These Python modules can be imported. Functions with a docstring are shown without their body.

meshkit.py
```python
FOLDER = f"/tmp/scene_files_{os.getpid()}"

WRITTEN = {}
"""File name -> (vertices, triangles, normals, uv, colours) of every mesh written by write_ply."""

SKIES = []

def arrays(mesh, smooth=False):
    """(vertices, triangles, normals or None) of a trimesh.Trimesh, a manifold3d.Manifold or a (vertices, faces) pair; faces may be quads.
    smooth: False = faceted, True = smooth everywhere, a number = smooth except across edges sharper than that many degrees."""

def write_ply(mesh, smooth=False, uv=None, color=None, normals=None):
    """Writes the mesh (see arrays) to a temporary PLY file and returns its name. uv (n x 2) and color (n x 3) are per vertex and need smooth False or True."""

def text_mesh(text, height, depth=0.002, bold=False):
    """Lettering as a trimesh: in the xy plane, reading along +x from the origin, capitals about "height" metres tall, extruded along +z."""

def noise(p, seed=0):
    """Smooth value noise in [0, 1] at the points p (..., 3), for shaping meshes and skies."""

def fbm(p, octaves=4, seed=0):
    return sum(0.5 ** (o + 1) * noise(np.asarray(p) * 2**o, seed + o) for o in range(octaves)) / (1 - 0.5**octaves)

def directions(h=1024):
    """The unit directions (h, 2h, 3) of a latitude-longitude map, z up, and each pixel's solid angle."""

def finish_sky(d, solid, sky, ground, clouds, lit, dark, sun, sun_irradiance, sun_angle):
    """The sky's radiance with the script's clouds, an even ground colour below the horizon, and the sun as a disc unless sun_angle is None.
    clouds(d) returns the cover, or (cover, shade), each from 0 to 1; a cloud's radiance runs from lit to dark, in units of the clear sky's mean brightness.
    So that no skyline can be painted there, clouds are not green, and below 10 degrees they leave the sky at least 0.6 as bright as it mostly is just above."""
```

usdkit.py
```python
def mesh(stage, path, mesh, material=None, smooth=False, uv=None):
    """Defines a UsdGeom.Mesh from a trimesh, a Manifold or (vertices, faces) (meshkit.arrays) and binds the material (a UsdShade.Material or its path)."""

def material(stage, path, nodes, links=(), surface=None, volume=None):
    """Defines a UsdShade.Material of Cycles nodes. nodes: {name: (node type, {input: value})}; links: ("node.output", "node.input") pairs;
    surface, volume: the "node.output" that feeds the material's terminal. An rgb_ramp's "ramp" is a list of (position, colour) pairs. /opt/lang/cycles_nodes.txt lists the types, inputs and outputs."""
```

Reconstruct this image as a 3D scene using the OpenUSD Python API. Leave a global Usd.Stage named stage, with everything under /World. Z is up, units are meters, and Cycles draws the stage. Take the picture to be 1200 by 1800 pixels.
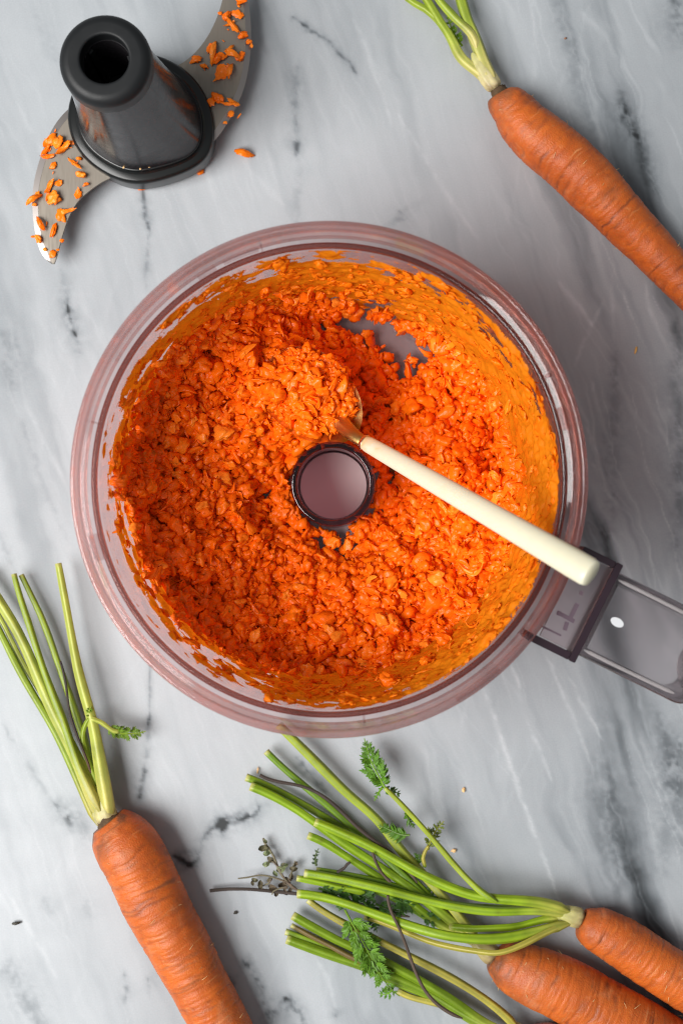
import math, random
import numpy as np, trimesh, usdkit, meshkit
import manifold3d as m3
from scipy.interpolate import CubicSpline, PchipInterpolator
from scipy.spatial import cKDTree
from shapely.geometry import Polygon
from pxr import Usd, UsdGeom, UsdLux, UsdShade, Gf, Sdf, Vt

RNG = np.random.default_rng(7)
random.seed(7)
stage = Usd.Stage.CreateInMemory()
UsdGeom.SetStageUpAxis(stage, UsdGeom.Tokens.z)
UsdGeom.SetStageMetersPerUnit(stage, 1.0)
UsdGeom.Xform.Define(stage, '/World')

# ---------------------------------------------------------------- camera, light
H, F = 0.70, 2500.0            # camera height; focal length in pixels of a 1200 x 1800 picture
cam = UsdGeom.Camera.Define(stage, '/World/camera')
cam.CreateHorizontalApertureAttr(24.0); cam.CreateVerticalApertureAttr(36.0); cam.CreateFocalLengthAttr(50.0)
cam.CreateFStopAttr(7.1); cam.CreateFocusDistanceAttr(H - 0.055)
cam.CreateClippingRangeAttr(Gf.Vec2f(0.02, 50)); cam.CreateExposureAttr(0.0)
cam.AddTranslateOp().Set(Gf.Vec3d(0, 0, H))

def area_light(name, pos, target, w, h, power, color):
    L = UsdLux.RectLight.Define(stage, '/World/' + name)
    L.CreateWidthAttr(w); L.CreateHeightAttr(h); L.CreateIntensityAttr(power); L.CreateColorAttr(Gf.Vec3f(*color))
    z = np.array(pos, float) - np.array(target, float); z /= np.linalg.norm(z)
    x = np.cross([0, 0, 1.0], z); x = x / np.linalg.norm(x) if np.linalg.norm(x) > 1e-6 else np.array([1.0, 0, 0])
    y = np.cross(z, x)
    m = np.eye(4); m[0, :3], m[1, :3], m[2, :3], m[3, :3] = x, y, z, pos
    UsdGeom.Xformable(L).AddTransformOp().Set(Gf.Matrix4d(m.tolist()))
area_light('window_light', (-0.98, -0.34, 1.40), (0, 0, 0), 1.10, 1.10, 13.9, (1.0, 0.985, 0.96))
dome = UsdLux.DomeLight.Define(stage, '/World/room_light')     # even bounce from the room's pale walls
dm = usdkit.material(stage, '/World/Looks/room_bounce', {"b": ("background_shader", {"color": (0.93, 0.97, 1.0), "strength": 0.26})}, [], surface="b.background")
UsdShade.MaterialBindingAPI.Apply(dome.GetPrim()).Bind(dm)

def P(px, py, z=0.0):
    """The point at height z that the photograph shows at pixel (px, py)."""
    k = (H - z) / F
    return np.array([(px - 600) * k, -(py - 900) * k, z])
def S(z): return (H - z) / F       # metres per photo pixel at height z

# ---------------------------------------------------------------- helpers
TAKEN = {}
def path_for(name, parent=None):
    base = (str(parent.GetPath()) if parent else '/World') + '/' + name
    n = TAKEN.get(base, -1) + 1
    TAKEN[base] = n
    return base if n == 0 else f'{base}_{n:03d}'
def tag(o, label=None, cat=None, group=None, kind=None):
    for k, v in (('label', label), ('category', cat), ('group', group), ('kind', kind)):
        if v: o.SetCustomDataByKey(k, v)
    return o
def thing(name, label, cat, group=None, at=(0, 0, 0)):
    x = UsdGeom.Xform.Define(stage, path_for(name)); x.AddTranslateOp().Set(Gf.Vec3d(*map(float, at)))
    OFFSET[x.GetPrim().GetPath()] = np.array(at, float)
    return tag(x.GetPrim(), label, cat, group)
OFFSET = {}
def off(parent):
    o = np.zeros(3)
    p = parent
    while p and p.GetPath() != Sdf.Path('/World'):
        o = o + OFFSET.get(p.GetPath(), 0)
        p = p.GetParent()
    return o
def obj(name, mesh, mat, parent=None, smooth=35, cd=None):
    """One Mesh prim; the mesh comes in world coordinates and is stored relative to its thing's base."""
    v, f, n = meshkit.arrays(mesh, smooth if cd is None else (True if smooth else False))
    if parent: v = v - off(parent)
    m = usdkit.mesh(stage, path_for(name, parent), (v, f), mat)
    if n is not None:
        m.CreateNormalsAttr(Vt.Vec3fArray.FromNumpy(n.astype(np.float32))); m.SetNormalsInterpolation('vertex')
    if cd is not None:
        UsdGeom.PrimvarsAPI(m).CreatePrimvar('Cd', Sdf.ValueTypeNames.Color3fArray, 'vertex').Set(Vt.Vec3fArray.FromNumpy(np.asarray(cd, np.float32)))
    return m.GetPrim()
def smoothstep(a, b, x):
    t = np.clip((x - a) / (b - a), 0, 1); return t * t * (3 - 2 * t)
def fbm2(x, y, s, o=4, seed=0):
    return meshkit.fbm(np.stack([np.asarray(x) / s, np.asarray(y) / s, np.zeros_like(np.asarray(x, float)) + 0.37], -1), o, seed)
def grid_faces(nu, nv, wrap_v=False, wrap_u=False):
    i, j = np.meshgrid(np.arange(nu if wrap_u else nu - 1), np.arange(nv if wrap_v else nv - 1), indexing='ij')
    a, b = i * nv + j, i * nv + (j + 1) % nv
    c, d = ((i + 1) % nu) * nv + (j + 1) % nv, ((i + 1) % nu) * nv + j
    return np.stack([a, b, c, d], -1).reshape(-1, 4)
def tri(q): return np.vstack([q[:, [0, 1, 2]], q[:, [0, 2, 3]]])
def lathe(profile, cx, cy, n=240):
    """A closed (r, z) profile, counter-clockwise with r to the right, turned about the vertical through (cx, cy)."""
    p = np.asarray(profile, float); a = np.linspace(0, 2 * np.pi, n, endpoint=False)
    v = np.stack([cx + p[None, :, 0] * np.cos(a)[:, None], cy + p[None, :, 0] * np.sin(a)[:, None], np.broadcast_to(p[None, :, 1], (n, len(p)))], -1)
    f = tri(grid_faces(n, len(p), True, True))
    m = trimesh.Trimesh(v.reshape(-1, 3), f, process=False)
    if m.volume < 0: m.invert()
    return m
def arc(cx, cz, r, a0, a1, n=6):
    t = np.radians(np.linspace(a0, a1, n)); return [(cx + r * math.cos(x), cz + r * math.sin(x)) for x in t]
def frames(p, up=(0, 0, 1.0)):
    t = np.gradient(p, axis=0); t /= np.linalg.norm(t, axis=1, keepdims=True) + 1e-12
    s = np.cross(t, up); s /= np.linalg.norm(s, axis=1, keepdims=True) + 1e-9
    return t, s, np.cross(s, t)
def resample(pts, n):
    pts = np.asarray(pts, float)
    d = np.r_[0, np.cumsum(np.linalg.norm(np.diff(pts[:, :2], axis=0), axis=1) + 1e-9)]
    k = PchipInterpolator(d, pts) if len(pts) < 3 else CubicSpline(d, pts)
    u = np.linspace(0, d[-1], n)
    out = k(u)
    if len(pts) >= 3: out[:, 2:] = PchipInterpolator(d, pts[:, 2:])(u)
    return out
def tube(p, r, sides=10, ridge=0.0, nr=5, seed=0, squash=1.0):
    """A capped tube along p with radii r, lightly ridged lengthwise."""
    t, s, u = frames(p)
    a = np.linspace(0, 2 * np.pi, sides, endpoint=False)
    rr = np.asarray(r)[:, None] * (1 + ridge * np.cos(nr * a + seed)[None, :])
    v = p[:, None] + rr[..., None] * (np.cos(a)[None, :, None] * s[:, None] + squash * np.sin(a)[None, :, None] * u[:, None])
    n = len(p)
    f = tri(grid_faces(n, sides, True))
    v = v.reshape(-1, 3)
    c0, c1 = len(v), len(v) + 1
    v = np.vstack([v, p[0], p[-1]])
    k = np.arange(sides)
    caps = np.vstack([np.stack([np.full(sides, c0), (k + 1) % sides, k], 1), np.stack([np.full(sides, c1), (n - 1) * sides + k, (n - 1) * sides + (k + 1) % sides], 1)])
    m = trimesh.Trimesh(v, np.vstack([f, caps]), process=False)
    if m.volume < 0: m.invert()
    return m

# ---------------------------------------------------------------- materials
def mat(name, nodes, links, surface): return usdkit.material(stage, '/World/Looks/' + name, nodes, links, surface=surface)
def simple(name, color, rough=0.5, **kw):
    return mat(name, {"p": ("principled_bsdf", {"base_color": color, "roughness": rough, **kw})}, [], "p.BSDF")

M = {}
M['marble'] = mat('marble', {
    "c": ("attribute", {"attribute": "Cd"}), "g": ("geometry", {}),
    "n": ("noise_texture", {"scale": 1500.0, "detail": 3.0, "roughness": 0.6}),
    "r": ("map_range", {"from_min": 0.3, "from_max": 0.7, "to_min": 0.93, "to_max": 1.05}),
    "mx": ("mix_color", {"blend_type": "multiply", "fac": 1.0}),
    "n2": ("noise_texture", {"scale": 60.0, "detail": 4.0}),
    "rr": ("map_range", {"from_min": 0.3, "from_max": 0.7, "to_min": 0.33, "to_max": 0.5}),
    "p": ("principled_bsdf", {"specular_ior_level": 0.32})},
    [("g.position", "n.vector"), ("g.position", "n2.vector"), ("n.fac", "r.value"), ("c.color", "mx.a"), ("r.result", "mx.b"), ("mx.result", "p.base_color"), ("n2.fac", "rr.value"), ("rr.result", "p.roughness")], "p.BSDF")
def plastic(name, tint, rough=0.02, ior=1.5):
    return mat(name, {"p": ("principled_bsdf", {"base_color": tint, "roughness": rough, "ior": ior, "transmission_weight": 1.0, "specular_ior_level": 0.5})}, [], "p.BSDF")
def thin_plastic(name, tint, rough=0.03, glass=0.0, gtint=(0.9, 0.8, 0.8)):
    """A thin clear wall that light passes straight through, with a reflecting surface; glass: share that also refracts."""
    return mat(name, {"t": ("transparent_bsdf", {"color": tint}), "g": ("glossy_bsdf", {"color": (0.95, 0.93, 0.93), "roughness": rough}), "lw": ("layer_weight", {"blend": 0.5}), "pw": ("math", {"math_type": "power", "value2": 4.0}), "f": ("math", {"math_type": "multiply_add", "value2": 0.42, "value3": 0.035}), "r": ("principled_bsdf", {"base_color": gtint, "roughness": rough, "ior": 1.5, "transmission_weight": 1.0}),
        "m1": ("mix_closure", {}), "m2": ("mix_closure", {"fac": glass})}, [("lw.facing", "pw.value1"), ("pw.value", "f.value1"), ("f.value", "m1.fac"), ("t.BSDF", "m1.closure1"), ("g.BSDF", "m1.closure2"), ("m1.closure", "m2.closure1"), ("r.BSDF", "m2.closure2")], "m2.closure")
M['pink_plastic'] = thin_plastic('pink_plastic', (0.935, 0.86, 0.855), 0.04)
M['rim_plastic'] = thin_plastic('rim_plastic', (0.925, 0.81, 0.80), 0.06, 0.35, (0.94, 0.83, 0.815))
M['bead_plastic'] = thin_plastic('bead_plastic', (0.60, 0.36, 0.33), 0.10, 0.3, (0.55, 0.30, 0.27))
M['tube_plastic'] = thin_plastic('tube_plastic', (0.60, 0.38, 0.43), 0.05, 0.35, (0.62, 0.42, 0.46))
M['smoke_plastic'] = usdkit.material(stage, '/World/Looks/smoke_plastic', {"p": ("principled_bsdf", {"base_color": (0.84, 0.78, 0.79), "roughness": 0.13, "ior": 1.45, "transmission_weight": 1.0}), "v": ("absorption_volume", {"color": (0.36, 0.29, 0.31), "density": 45.0})}, [], surface="p.BSDF", volume="v.volume")
M['bracket_plastic'] = plastic('bracket_plastic', (0.84, 0.72, 0.74), 0.22)
M['dark_plastic'] = simple('dark_plastic', (0.022, 0.012, 0.018), 0.25)
M['mark_plastic'] = simple('mark_plastic', (0.10, 0.07, 0.09), 0.3)
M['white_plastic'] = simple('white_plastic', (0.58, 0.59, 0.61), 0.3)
M['frost'] = simple('painted_edge_light', (0.66, 0.62, 0.62), 0.35, alpha=0.30)  # pale tint that paints in the bright line along the handle edges
M['black_plastic'] = mat('black_plastic', {"g": ("geometry", {}), "n": ("noise_texture", {"scale": 2200.0, "detail": 2.0}), "b": ("bump", {"strength": 0.12, "distance": 0.0003}),
    "n2": ("noise_texture", {"scale": 90.0, "detail": 5.0, "roughness": 0.7}), "r": ("map_range", {"from_min": 0.35, "from_max": 0.75, "to_min": 0.40, "to_max": 0.55}),
    "p": ("principled_bsdf", {"base_color": (0.010, 0.011, 0.012), "specular_ior_level": 0.28})},
    [("g.position", "n.vector"), ("g.position", "n2.vector"), ("n.fac", "b.height"), ("b.normal", "p.normal"), ("n2.fac", "r.value"), ("r.result", "p.roughness")], "p.BSDF")
M['gloss_black'] = simple('gloss_black', (0.008, 0.009, 0.009), 0.24, specular_ior_level=0.4)
M['gloss_plastic'] = mat('gloss_plastic', {"g": ("geometry", {}), "n2": ("noise_texture", {"scale": 130.0, "detail": 6.0, "roughness": 0.75}), "r": ("map_range", {"from_min": 0.4, "from_max": 0.8, "to_min": 0.14, "to_max": 0.36}),
    "p": ("principled_bsdf", {"base_color": (0.016, 0.0145, 0.0165), "specular_ior_level": 0.33})},
    [("g.position", "n2.vector"), ("n2.fac", "r.value"), ("r.result", "p.roughness")], "p.BSDF")
M['steel'] = mat('steel', {"g": ("geometry", {}), "m": ("mapping", {"scale": (900, 120, 300), "rotation": (0, 0, 0.5)}), "n": ("noise_texture", {"scale": 1.0, "detail": 3.0}),
    "r": ("map_range", {"from_min": 0.3, "from_max": 0.7, "to_min": 0.5, "to_max": 0.66}), "b": ("bump", {"strength": 0.05, "distance": 0.0002}),
    "p": ("principled_bsdf", {"base_color": (0.27, 0.24, 0.205), "metallic": 1.0})},
    [("g.position", "m.vector"), ("m.vector", "n.vector"), ("n.fac", "r.value"), ("r.result", "p.roughness"), ("n.fac", "b.height"), ("b.normal", "p.normal")], "p.BSDF")
M['edge_steel'] = simple("edge_steel", (0.40, 0.36, 0.34), 0.4, metallic=1.0)
M['brass'] = simple('brass', (0.62, 0.47, 0.17), 0.30, metallic=1.0)
M['cream'] = mat('cream', {"g": ("geometry", {}), "n": ("noise_texture", {"scale": 120.0, "detail": 4.0}), "ra": ("rgb_ramp", {"ramp": [(0.3, (0.74, 0.69, 0.50)), (0.7, (0.80, 0.76, 0.58))]}),
    "p": ("principled_bsdf", {"roughness": 0.36, "subsurface_weight": 0.25, "subsurface_radius": (1.0, 0.8, 0.5), "subsurface_scale": 0.003})},
    [("g.position", "n.vector"), ("n.fac", "ra.fac"), ("ra.color", "p.base_color")], "p.BSDF")

def carrot_bits(name, ramp, rough=0.36, sss=0.2, trans=0.0, bump=0.35):
    return mat(name, {"t": ("translucent_bsdf", {}), "mc": ("mix_closure", {"fac": trans}),"g": ("geometry", {}), "ra": ("rgb_ramp", {"ramp": ramp}),
        "n": ("noise_texture", {"scale": 700.0, "detail": 3.0}), "b": ("bump", {"strength": bump, "distance": 0.0008}),
        "n2": ("noise_texture", {"scale": 300.0, "detail": 3.0}), "r2": ("map_range", {"from_min": 0.25, "from_max": 0.75, "to_min": 0.92, "to_max": 1.08}), "mx": ("mix_color", {"blend_type": "multiply", "fac": 1.0, "use_clamp": False}),
        "p": ("principled_bsdf", {"roughness": rough, "specular_ior_level": 0.25, "subsurface_weight": sss, "subsurface_radius": (1.0, 0.30, 0.06), "subsurface_scale": 0.0009})},
        [("g.position", "n.vector"), ("g.position", "n2.vector"), ("n.fac", "b.height"), ("b.normal", "p.normal"), ("g.random_per_island", "ra.fac"), ("n2.fac", "r2.value"), ("ra.color", "mx.a"), ("r2.result", "mx.b"), ("mx.result", "p.base_color"), ("mx.result", "t.color"), ("p.BSDF", "mc.closure1"), ("t.BSDF", "mc.closure2")], "mc.closure")
RAMP = [(0.0, (0.96, 0.165, 0.004)), (0.35, (0.98, 0.20, 0.006)), (0.7, (0.99, 0.235, 0.010)), (1.0, (0.99, 0.30, 0.028))]
M['grated'] = carrot_bits('grated_carrot_flesh', RAMP, 0.28, 0.0, 0.0)
M['pulp'] = carrot_bits('carrot_pulp', [(0.0, (0.98, 0.29, 0.008)), (1.0, (0.99, 0.36, 0.02))], 0.45, 0.0, 0.5, 0.5)
M['pulp_flake'] = carrot_bits('carrot_pulp_flakes', [(0.0, (0.97, 0.25, 0.006)), (0.5, (0.98, 0.31, 0.015)), (1.0, (0.99, 0.37, 0.03))], 0.4, 0.0, 0.3, 0.5)
def cd_mat(name, rough, sss=0.0, radius=(1, 0.3, 0.1), scale=0.002, bump=0.2, bscale=900.0, spec=0.4, trans=0.0):
    nodes = {"c": ("attribute", {"attribute": "Cd"}), "g": ("geometry", {}), "n": ("noise_texture", {"scale": bscale, "detail": 3.0}),
        "b": ("bump", {"strength": bump, "distance": 0.0005}), "p": ("principled_bsdf", {"roughness": rough, "specular_ior_level": spec, "subsurface_weight": sss, "subsurface_radius": radius, "subsurface_scale": scale})}
    links = [("g.position", "n.vector"), ("n.fac", "b.height"), ("b.normal", "p.normal"), ("c.color", "p.base_color")]
    if trans:
        nodes |= {"t": ("translucent_bsdf", {}), "mx": ("mix_closure", {"fac": trans})}
        links += [("c.color", "t.color"), ("p.BSDF", "mx.closure1"), ("t.BSDF", "mx.closure2")]
        return mat(name, nodes, links, "mx.closure")
    return mat(name, nodes, links, "p.BSDF")
M['carrot'] = cd_mat('carrot_skin', 0.44, 0.18, (1, 0.3, 0.08), 0.0025, 0.55, 1300.0, 0.35)
M['stem'] = cd_mat('carrot_stem', 0.40, 0.10, (0.8, 1.0, 0.15), 0.0012, 0.2, 900.0, 0.4)
M['leaf'] = cd_mat('carrot_leaf', 0.5, 0, bump=0.15, trans=0.25)
M['dry'] = cd_mat('dried_leaf', 0.75, 0, bump=0.4, spec=0.2)

# ---------------------------------------------------------------- marble surface
def build_marble():
    def axis(lo, hi, step, far):
        mid = np.arange(lo, hi + step, step); g, a, b, s = [], mid[0], mid[-1], step
        left, right = [], []
        while a > -far + 600: s *= 1.35; a -= s; left.append(a)
        s = step
        while b < far + 600: s *= 1.35; b += s; right.append(b)
        return np.r_[left[::-1], mid, right]
    xs, ys = axis(-40, 1240, 3.0, 2600), axis(-40, 1840, 3.0, 3200)
    X, Y = np.meshgrid(xs, ys, indexing='ij')
    wx = (fbm2(X, Y, 160, 4, 11) - 0.5) * 60 + (fbm2(X, Y, 30, 3, 12) - 0.5) * 14
    wy = (fbm2(X, Y, 160, 4, 13) - 0.5) * 60 + (fbm2(X, Y, 30, 3, 14) - 0.5) * 14
    xw, yw = X + wx, Y + wy
    def rot(ang):                                   # along / across a streak direction (degrees from straight down, leaning right)
        s, c = math.sin(math.radians(ang)), math.cos(math.radians(ang))
        return xw * s + yw * c, xw * c - yw * s
    al, ac = rot(17)
    right = smoothstep(640, 1180, X + 0.10 * (Y - 900))
    tone = -0.13 * right  # stone greyer to the right, with light falloff painted into the tone
    # broad grey streaks, denser to the right
    st = meshkit.fbm(np.stack([ac / 70, al / 620, al * 0 + 1.7], -1), 5, 3)
    tone -= smoothstep(0.47, 0.80, st) * (0.20 + 0.44 * right)
    st2 = meshkit.fbm(np.stack([ac / 26, al / 400, al * 0 + 4.7], -1), 4, 5)
    tone -= smoothstep(0.52, 0.85, st2) * (0.05 + 0.15 * right)
    cloud = fbm2(xw, yw, 260, 4, 8); tone += (cloud - 0.5) * 0.16
    mott = fbm2(xw, yw, 42, 4, 9); tone += (mott - 0.5) * 0.07
    # thin pale streaks
    for ang, sc, seed, amp in ((17, 46, 21, 0.085), (24, 60, 22, 0.075), (-14, 90, 23, 0.05), (35, 70, 24, 0.05)):
        a2, c2 = rot(ang)
        q = meshkit.fbm(np.stack([c2 / sc, a2 / 900, a2 * 0 + seed], -1), 3, seed)
        line = np.exp(-((q - 0.5) / 0.016) ** 2)
        tone += line * amp * smoothstep(0.42, 0.62, fbm2(X, Y, 150, 3, seed + 40)) * (0.5 + 0.8 * right)
    fine = meshkit.fbm(np.stack([ac / 5, al / 160, al * 0 + 2.2], -1), 3, 31)
    tone += (fine - 0.5) * 0.05
    tint = np.zeros(X.shape)
    T = cKDTree(np.stack([X.ravel(), Y.ravel()], 1))
    # dark veins: (points, width, strength, raggedness)
    veins = [
        ([(512, 28), (545, 50), (580, 78), (628, 128)], 3.2, .40, 4), ([(512, 28), (530, 40), (548, 55)], 3.5, .30, 3),
        ([(519, 115), (520, 180), (521, 225)], 6, .22, 5), ([(520, 218), (521, 248), (520, 272)], 5.5, .50, 3), ([(521, 272), (523, 330), (518, 400)], 8, .12, 6),
        ([(252, 330), (255, 365), (262, 405)], 4.5, .50, 2), ([(262, 405), (258, 460), (256, 505)], 4, .22, 3), ([(248, 320), (245, 280)], 8, .15, 3),
        ([(108, 470), (118, 535)], 8, .14, 4), ([(119, 535), (124, 562), (133, 592)], 3.2, .62, 2), ([(120, 520), (128, 570), (138, 625)], 12, .18, 5),
        ([(265, 1145), (263, 1230), (262, 1260)], 2.5, .28, 3), ([(262, 1255), (258, 1320), (252, 1360)], 5, .24, 4), ([(256, 1350), (249, 1378), (246, 1405)], 5, .52, 3), ([(262, 1262), (260, 1275)], 3, .4, 2),
        ([(455, 1420), (432, 1440), (408, 1445), (392, 1450), (372, 1462), (358, 1480), (346, 1508), (334, 1525)], 5.5, .46, 7), ([(440, 1432), (410, 1440), (388, 1450), (394, 1462)], 10, .34, 8), ([(398, 1440), (392, 1466)], 7, .4, 4),
        ([(334, 1524), (316, 1512), (300, 1508)], 8, .55, 7), ([(345, 1505), (330, 1524)], 8, .4, 6), ([(440, 1420), (470, 1412), (510, 1400)], 14, .12, 8),
        ([(428, 1690), (446, 1712), (462, 1748), (470, 1790), (480, 1830)], 5, .50, 4), ([(498, 1752), (510, 1762), (528, 1788), (545, 1815)], 5.5, .56, 4), ([(470, 1795), (488, 1775), (500, 1755)], 7, .40, 6), ([(425, 1690), (436, 1697)], 6, .45, 4), ([(585, 1775), (590, 1790)], 6, .25, 4), ([(405, 1720), (412, 1735)], 8, .4, 5),
        ([(0, 1266), (50, 1345), (92, 1410), (120, 1450)], 4.5, .16, 4), ([(96, 1415), (118, 1432), (124, 1455)], 8, .36, 8), ([(115, 1430), (140, 1440), (148, 1480)], 12, .20, 9),
        ([(218, 1708), (221, 1740), (219, 1765)], 4.5, .34, 3), ([(260, 1720), (263, 1750)], 4.5, .24, 3), ([(285, 1700), (290, 1722)], 6, .26, 4),
        ([(0, 1690), (30, 1730), (62, 1785), (80, 1830)], 16, .22, 9), ([(75, 1575), (95, 1610)], 12, .12, 8), ([(150, 1580), (155, 1620)], 10, .12, 6),
        ([(1092, 150), (1096, 185), (1112, 225), (1126, 252), (1140, 300), (1160, 345)], 11, .20, 5), ([(1094, 172), (1098, 205), (1122, 245)], 8, .24, 4), ([(1186, -10), (1196, 40), (1215, 80)], 16, .36, 6), ([(980, 0), (1000, 80), (1020, 160), (1045, 240)], 18, .14, 6),
        ([(1062, 1240), (1058, 1290), (1058, 1330), (1062, 1400), (1078, 1500), (1085, 1580)], 20, .09, 5), ([(1060, 1360), (1075, 1480), (1110, 1560)], 30, .09, 5), ([(1165, 1280), (1178, 1370), (1172, 1450), (1165, 1560)], 14, .12, 3), ([(1150, 1230), (1172, 1330), (1185, 1400)], 22, .12, 4), ([(1185, 560), (1192, 700), (1195, 820), (1190, 980)], 16, .24, 4), ([(1080, 620), (1078, 760), (1070, 900), (1065, 1000)], 14, .18, 5), ([(1195, 1300), (1210, 1500)], 20, .2, 5),
        ([(528, 1338), (545, 1362), (566, 1385), (575, 1395)], 8, .36, 6), ([(520, 1330), (534, 1345)], 4, .25, 4), ([(700, 372), (712, 388)], 14, .26, 5), ([(0, 560), (14, 620), (20, 690)], 22, .14, 6), ([(40, 740), (80, 860), (125, 960)], 6, .10, 5), ([(0, 930), (30, 1010), (60, 1060)], 6, .14, 6), ([(120, 150), (60, 20)], 10, .08, 5)]
    pal = [([(850, 1215), (878, 1290), (898, 1350), (915, 1400), (945, 1480), (980, 1580)], 4.2, .15), ([(925, 1265), (950, 1325), (970, 1375)], 3.2, .11), ([(960, 1155), (985, 1210), (1010, 1270), (1030, 1320), (1045, 1370)], 3.5, .11), ([(1000, 1190), (1030, 1250), (1058, 1300)], 3, .11), ([(1120, 1210), (1135, 1280), (1140, 1300)], 3, .10), ([(898, 1170), (915, 1210)], 4, .12),
        ([(980, 495), (1010, 530), (1040, 572)], 5, .11), ([(1060, 530), (1040, 570), (1010, 640)], 3.5, .12), ([(1075, 480), (1077, 560), (1080, 600)], 3.5, .10), ([(1095, 510), (1115, 570), (1135, 610)], 3.5, .09), ([(1135, 490), (1148, 560), (1172, 610), (1192, 660)], 3.5, .11), ([(1040, 670), (1058, 740), (1075, 785)], 3.5, .10), ([(1130, 680), (1150, 730), (1178, 790), (1190, 815)], 4, .10), ([(1085, 640), (1110, 720), (1150, 770)], 4, .07), ([(1040, 815), (1070, 850)], 5, .08), ([(1030, 750), (1050, 795)], 4, .08), ([(935, 0), (938, 60), (940, 140)], 5, .08), ([(1020, 20), (1060, 60), (1085, 110)], 6, .08), ([(1000, 0), (1040, 150), (1065, 230)], 6, .07), ([(700, 200), (760, 300), (840, 420)], 4, .07), ([(620, 30), (660, 130), (690, 220)], 5, .07), ([(30, 180), (70, 260), (110, 330)], 4, .06), ([(40, 700), (90, 800), (125, 870)], 4, .06), ([(20, 1580), (60, 1650), (100, 1720)], 5, .07), ([(560, 1690), (578, 1730), (590, 1770)], 4, .08), ([(440, 300), (500, 360)], 5, .05), ([(330, 230), (360, 300), (380, 350)], 5, .05)]
    flat = tone.ravel(); tt = tint.ravel()
    j1, j2 = ((fbm2(X, Y, 18, 4, 51) - 0.5) * 3).ravel(), ((fbm2(X, Y, 18, 4, 52) - 0.5) * 3).ravel()
    pres = (fbm2(X, Y, 26, 4, 53) * 0.6 + fbm2(X, Y, 7, 2, 54) * 0.4).ravel()
    def splat(pts, w, amt, rag, dark):
        q = resample(np.array([(a, b, 0.0) for a, b in pts]), 80)[:, :2]
        near = np.unique(np.concatenate(T.query_ball_point(q[::2], 3.2 * w + 12 + rag * 2)).astype(int))
        if not len(near): return
        xy = T.data[near] + np.stack([j1[near], j2[near]], 1) * rag
        d, k = cKDTree(q).query(xy)
        u = k / 79.0
        wid = w * (0.45 + 0.75 * np.sin(np.pi * np.clip(u, 0.04, 0.96)) ** 0.6)
        g = np.exp(-(d / wid) ** 2) * (0.25 + 1.15 * smoothstep(0.34, 0.64, pres[near])) * smoothstep(0, .12, np.minimum(u, 1 - u) + .06)
        flat[near] += (-amt if dark else amt) * g
        if dark: tt[near] += amt * g
    for pts, w, amt, rag in veins:
        splat(pts, w * 0.8, amt * 0.56, rag, True); splat(pts, w * 2.6, amt * 0.30, rag, True)
    for pts, w, amt in pal: splat(pts, w, amt, 3.0, False)
    t = np.clip(0.565 + flat * 0.70, 0.05, 0.95)
    t = t ** 1.15
    cool = np.clip((0.57 - t) * 1.8 + 0.22, 0, 1)
    base = np.stack([t * (0.955 - 0.11 * cool), t * (0.985 - 0.04 * cool), t * (1.02 + 0.015 * cool)], -1) * 0.84
    xyz = np.stack([(X.ravel() - 600) * H / F, -(Y.ravel() - 900) * H / F, np.zeros(X.size)], 1)
    f = tri(grid_faces(len(xs), len(ys)))[:, ::-1]
    # side skirts make it a slab
    n0 = len(xyz); nx, ny = len(xs), len(ys)
    ring = np.r_[np.arange(nx) * ny, (nx - 1) * ny + np.arange(1, ny), np.arange(nx - 2, -1, -1) * ny + ny - 1, np.arange(ny - 2, 0, -1)]
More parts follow.
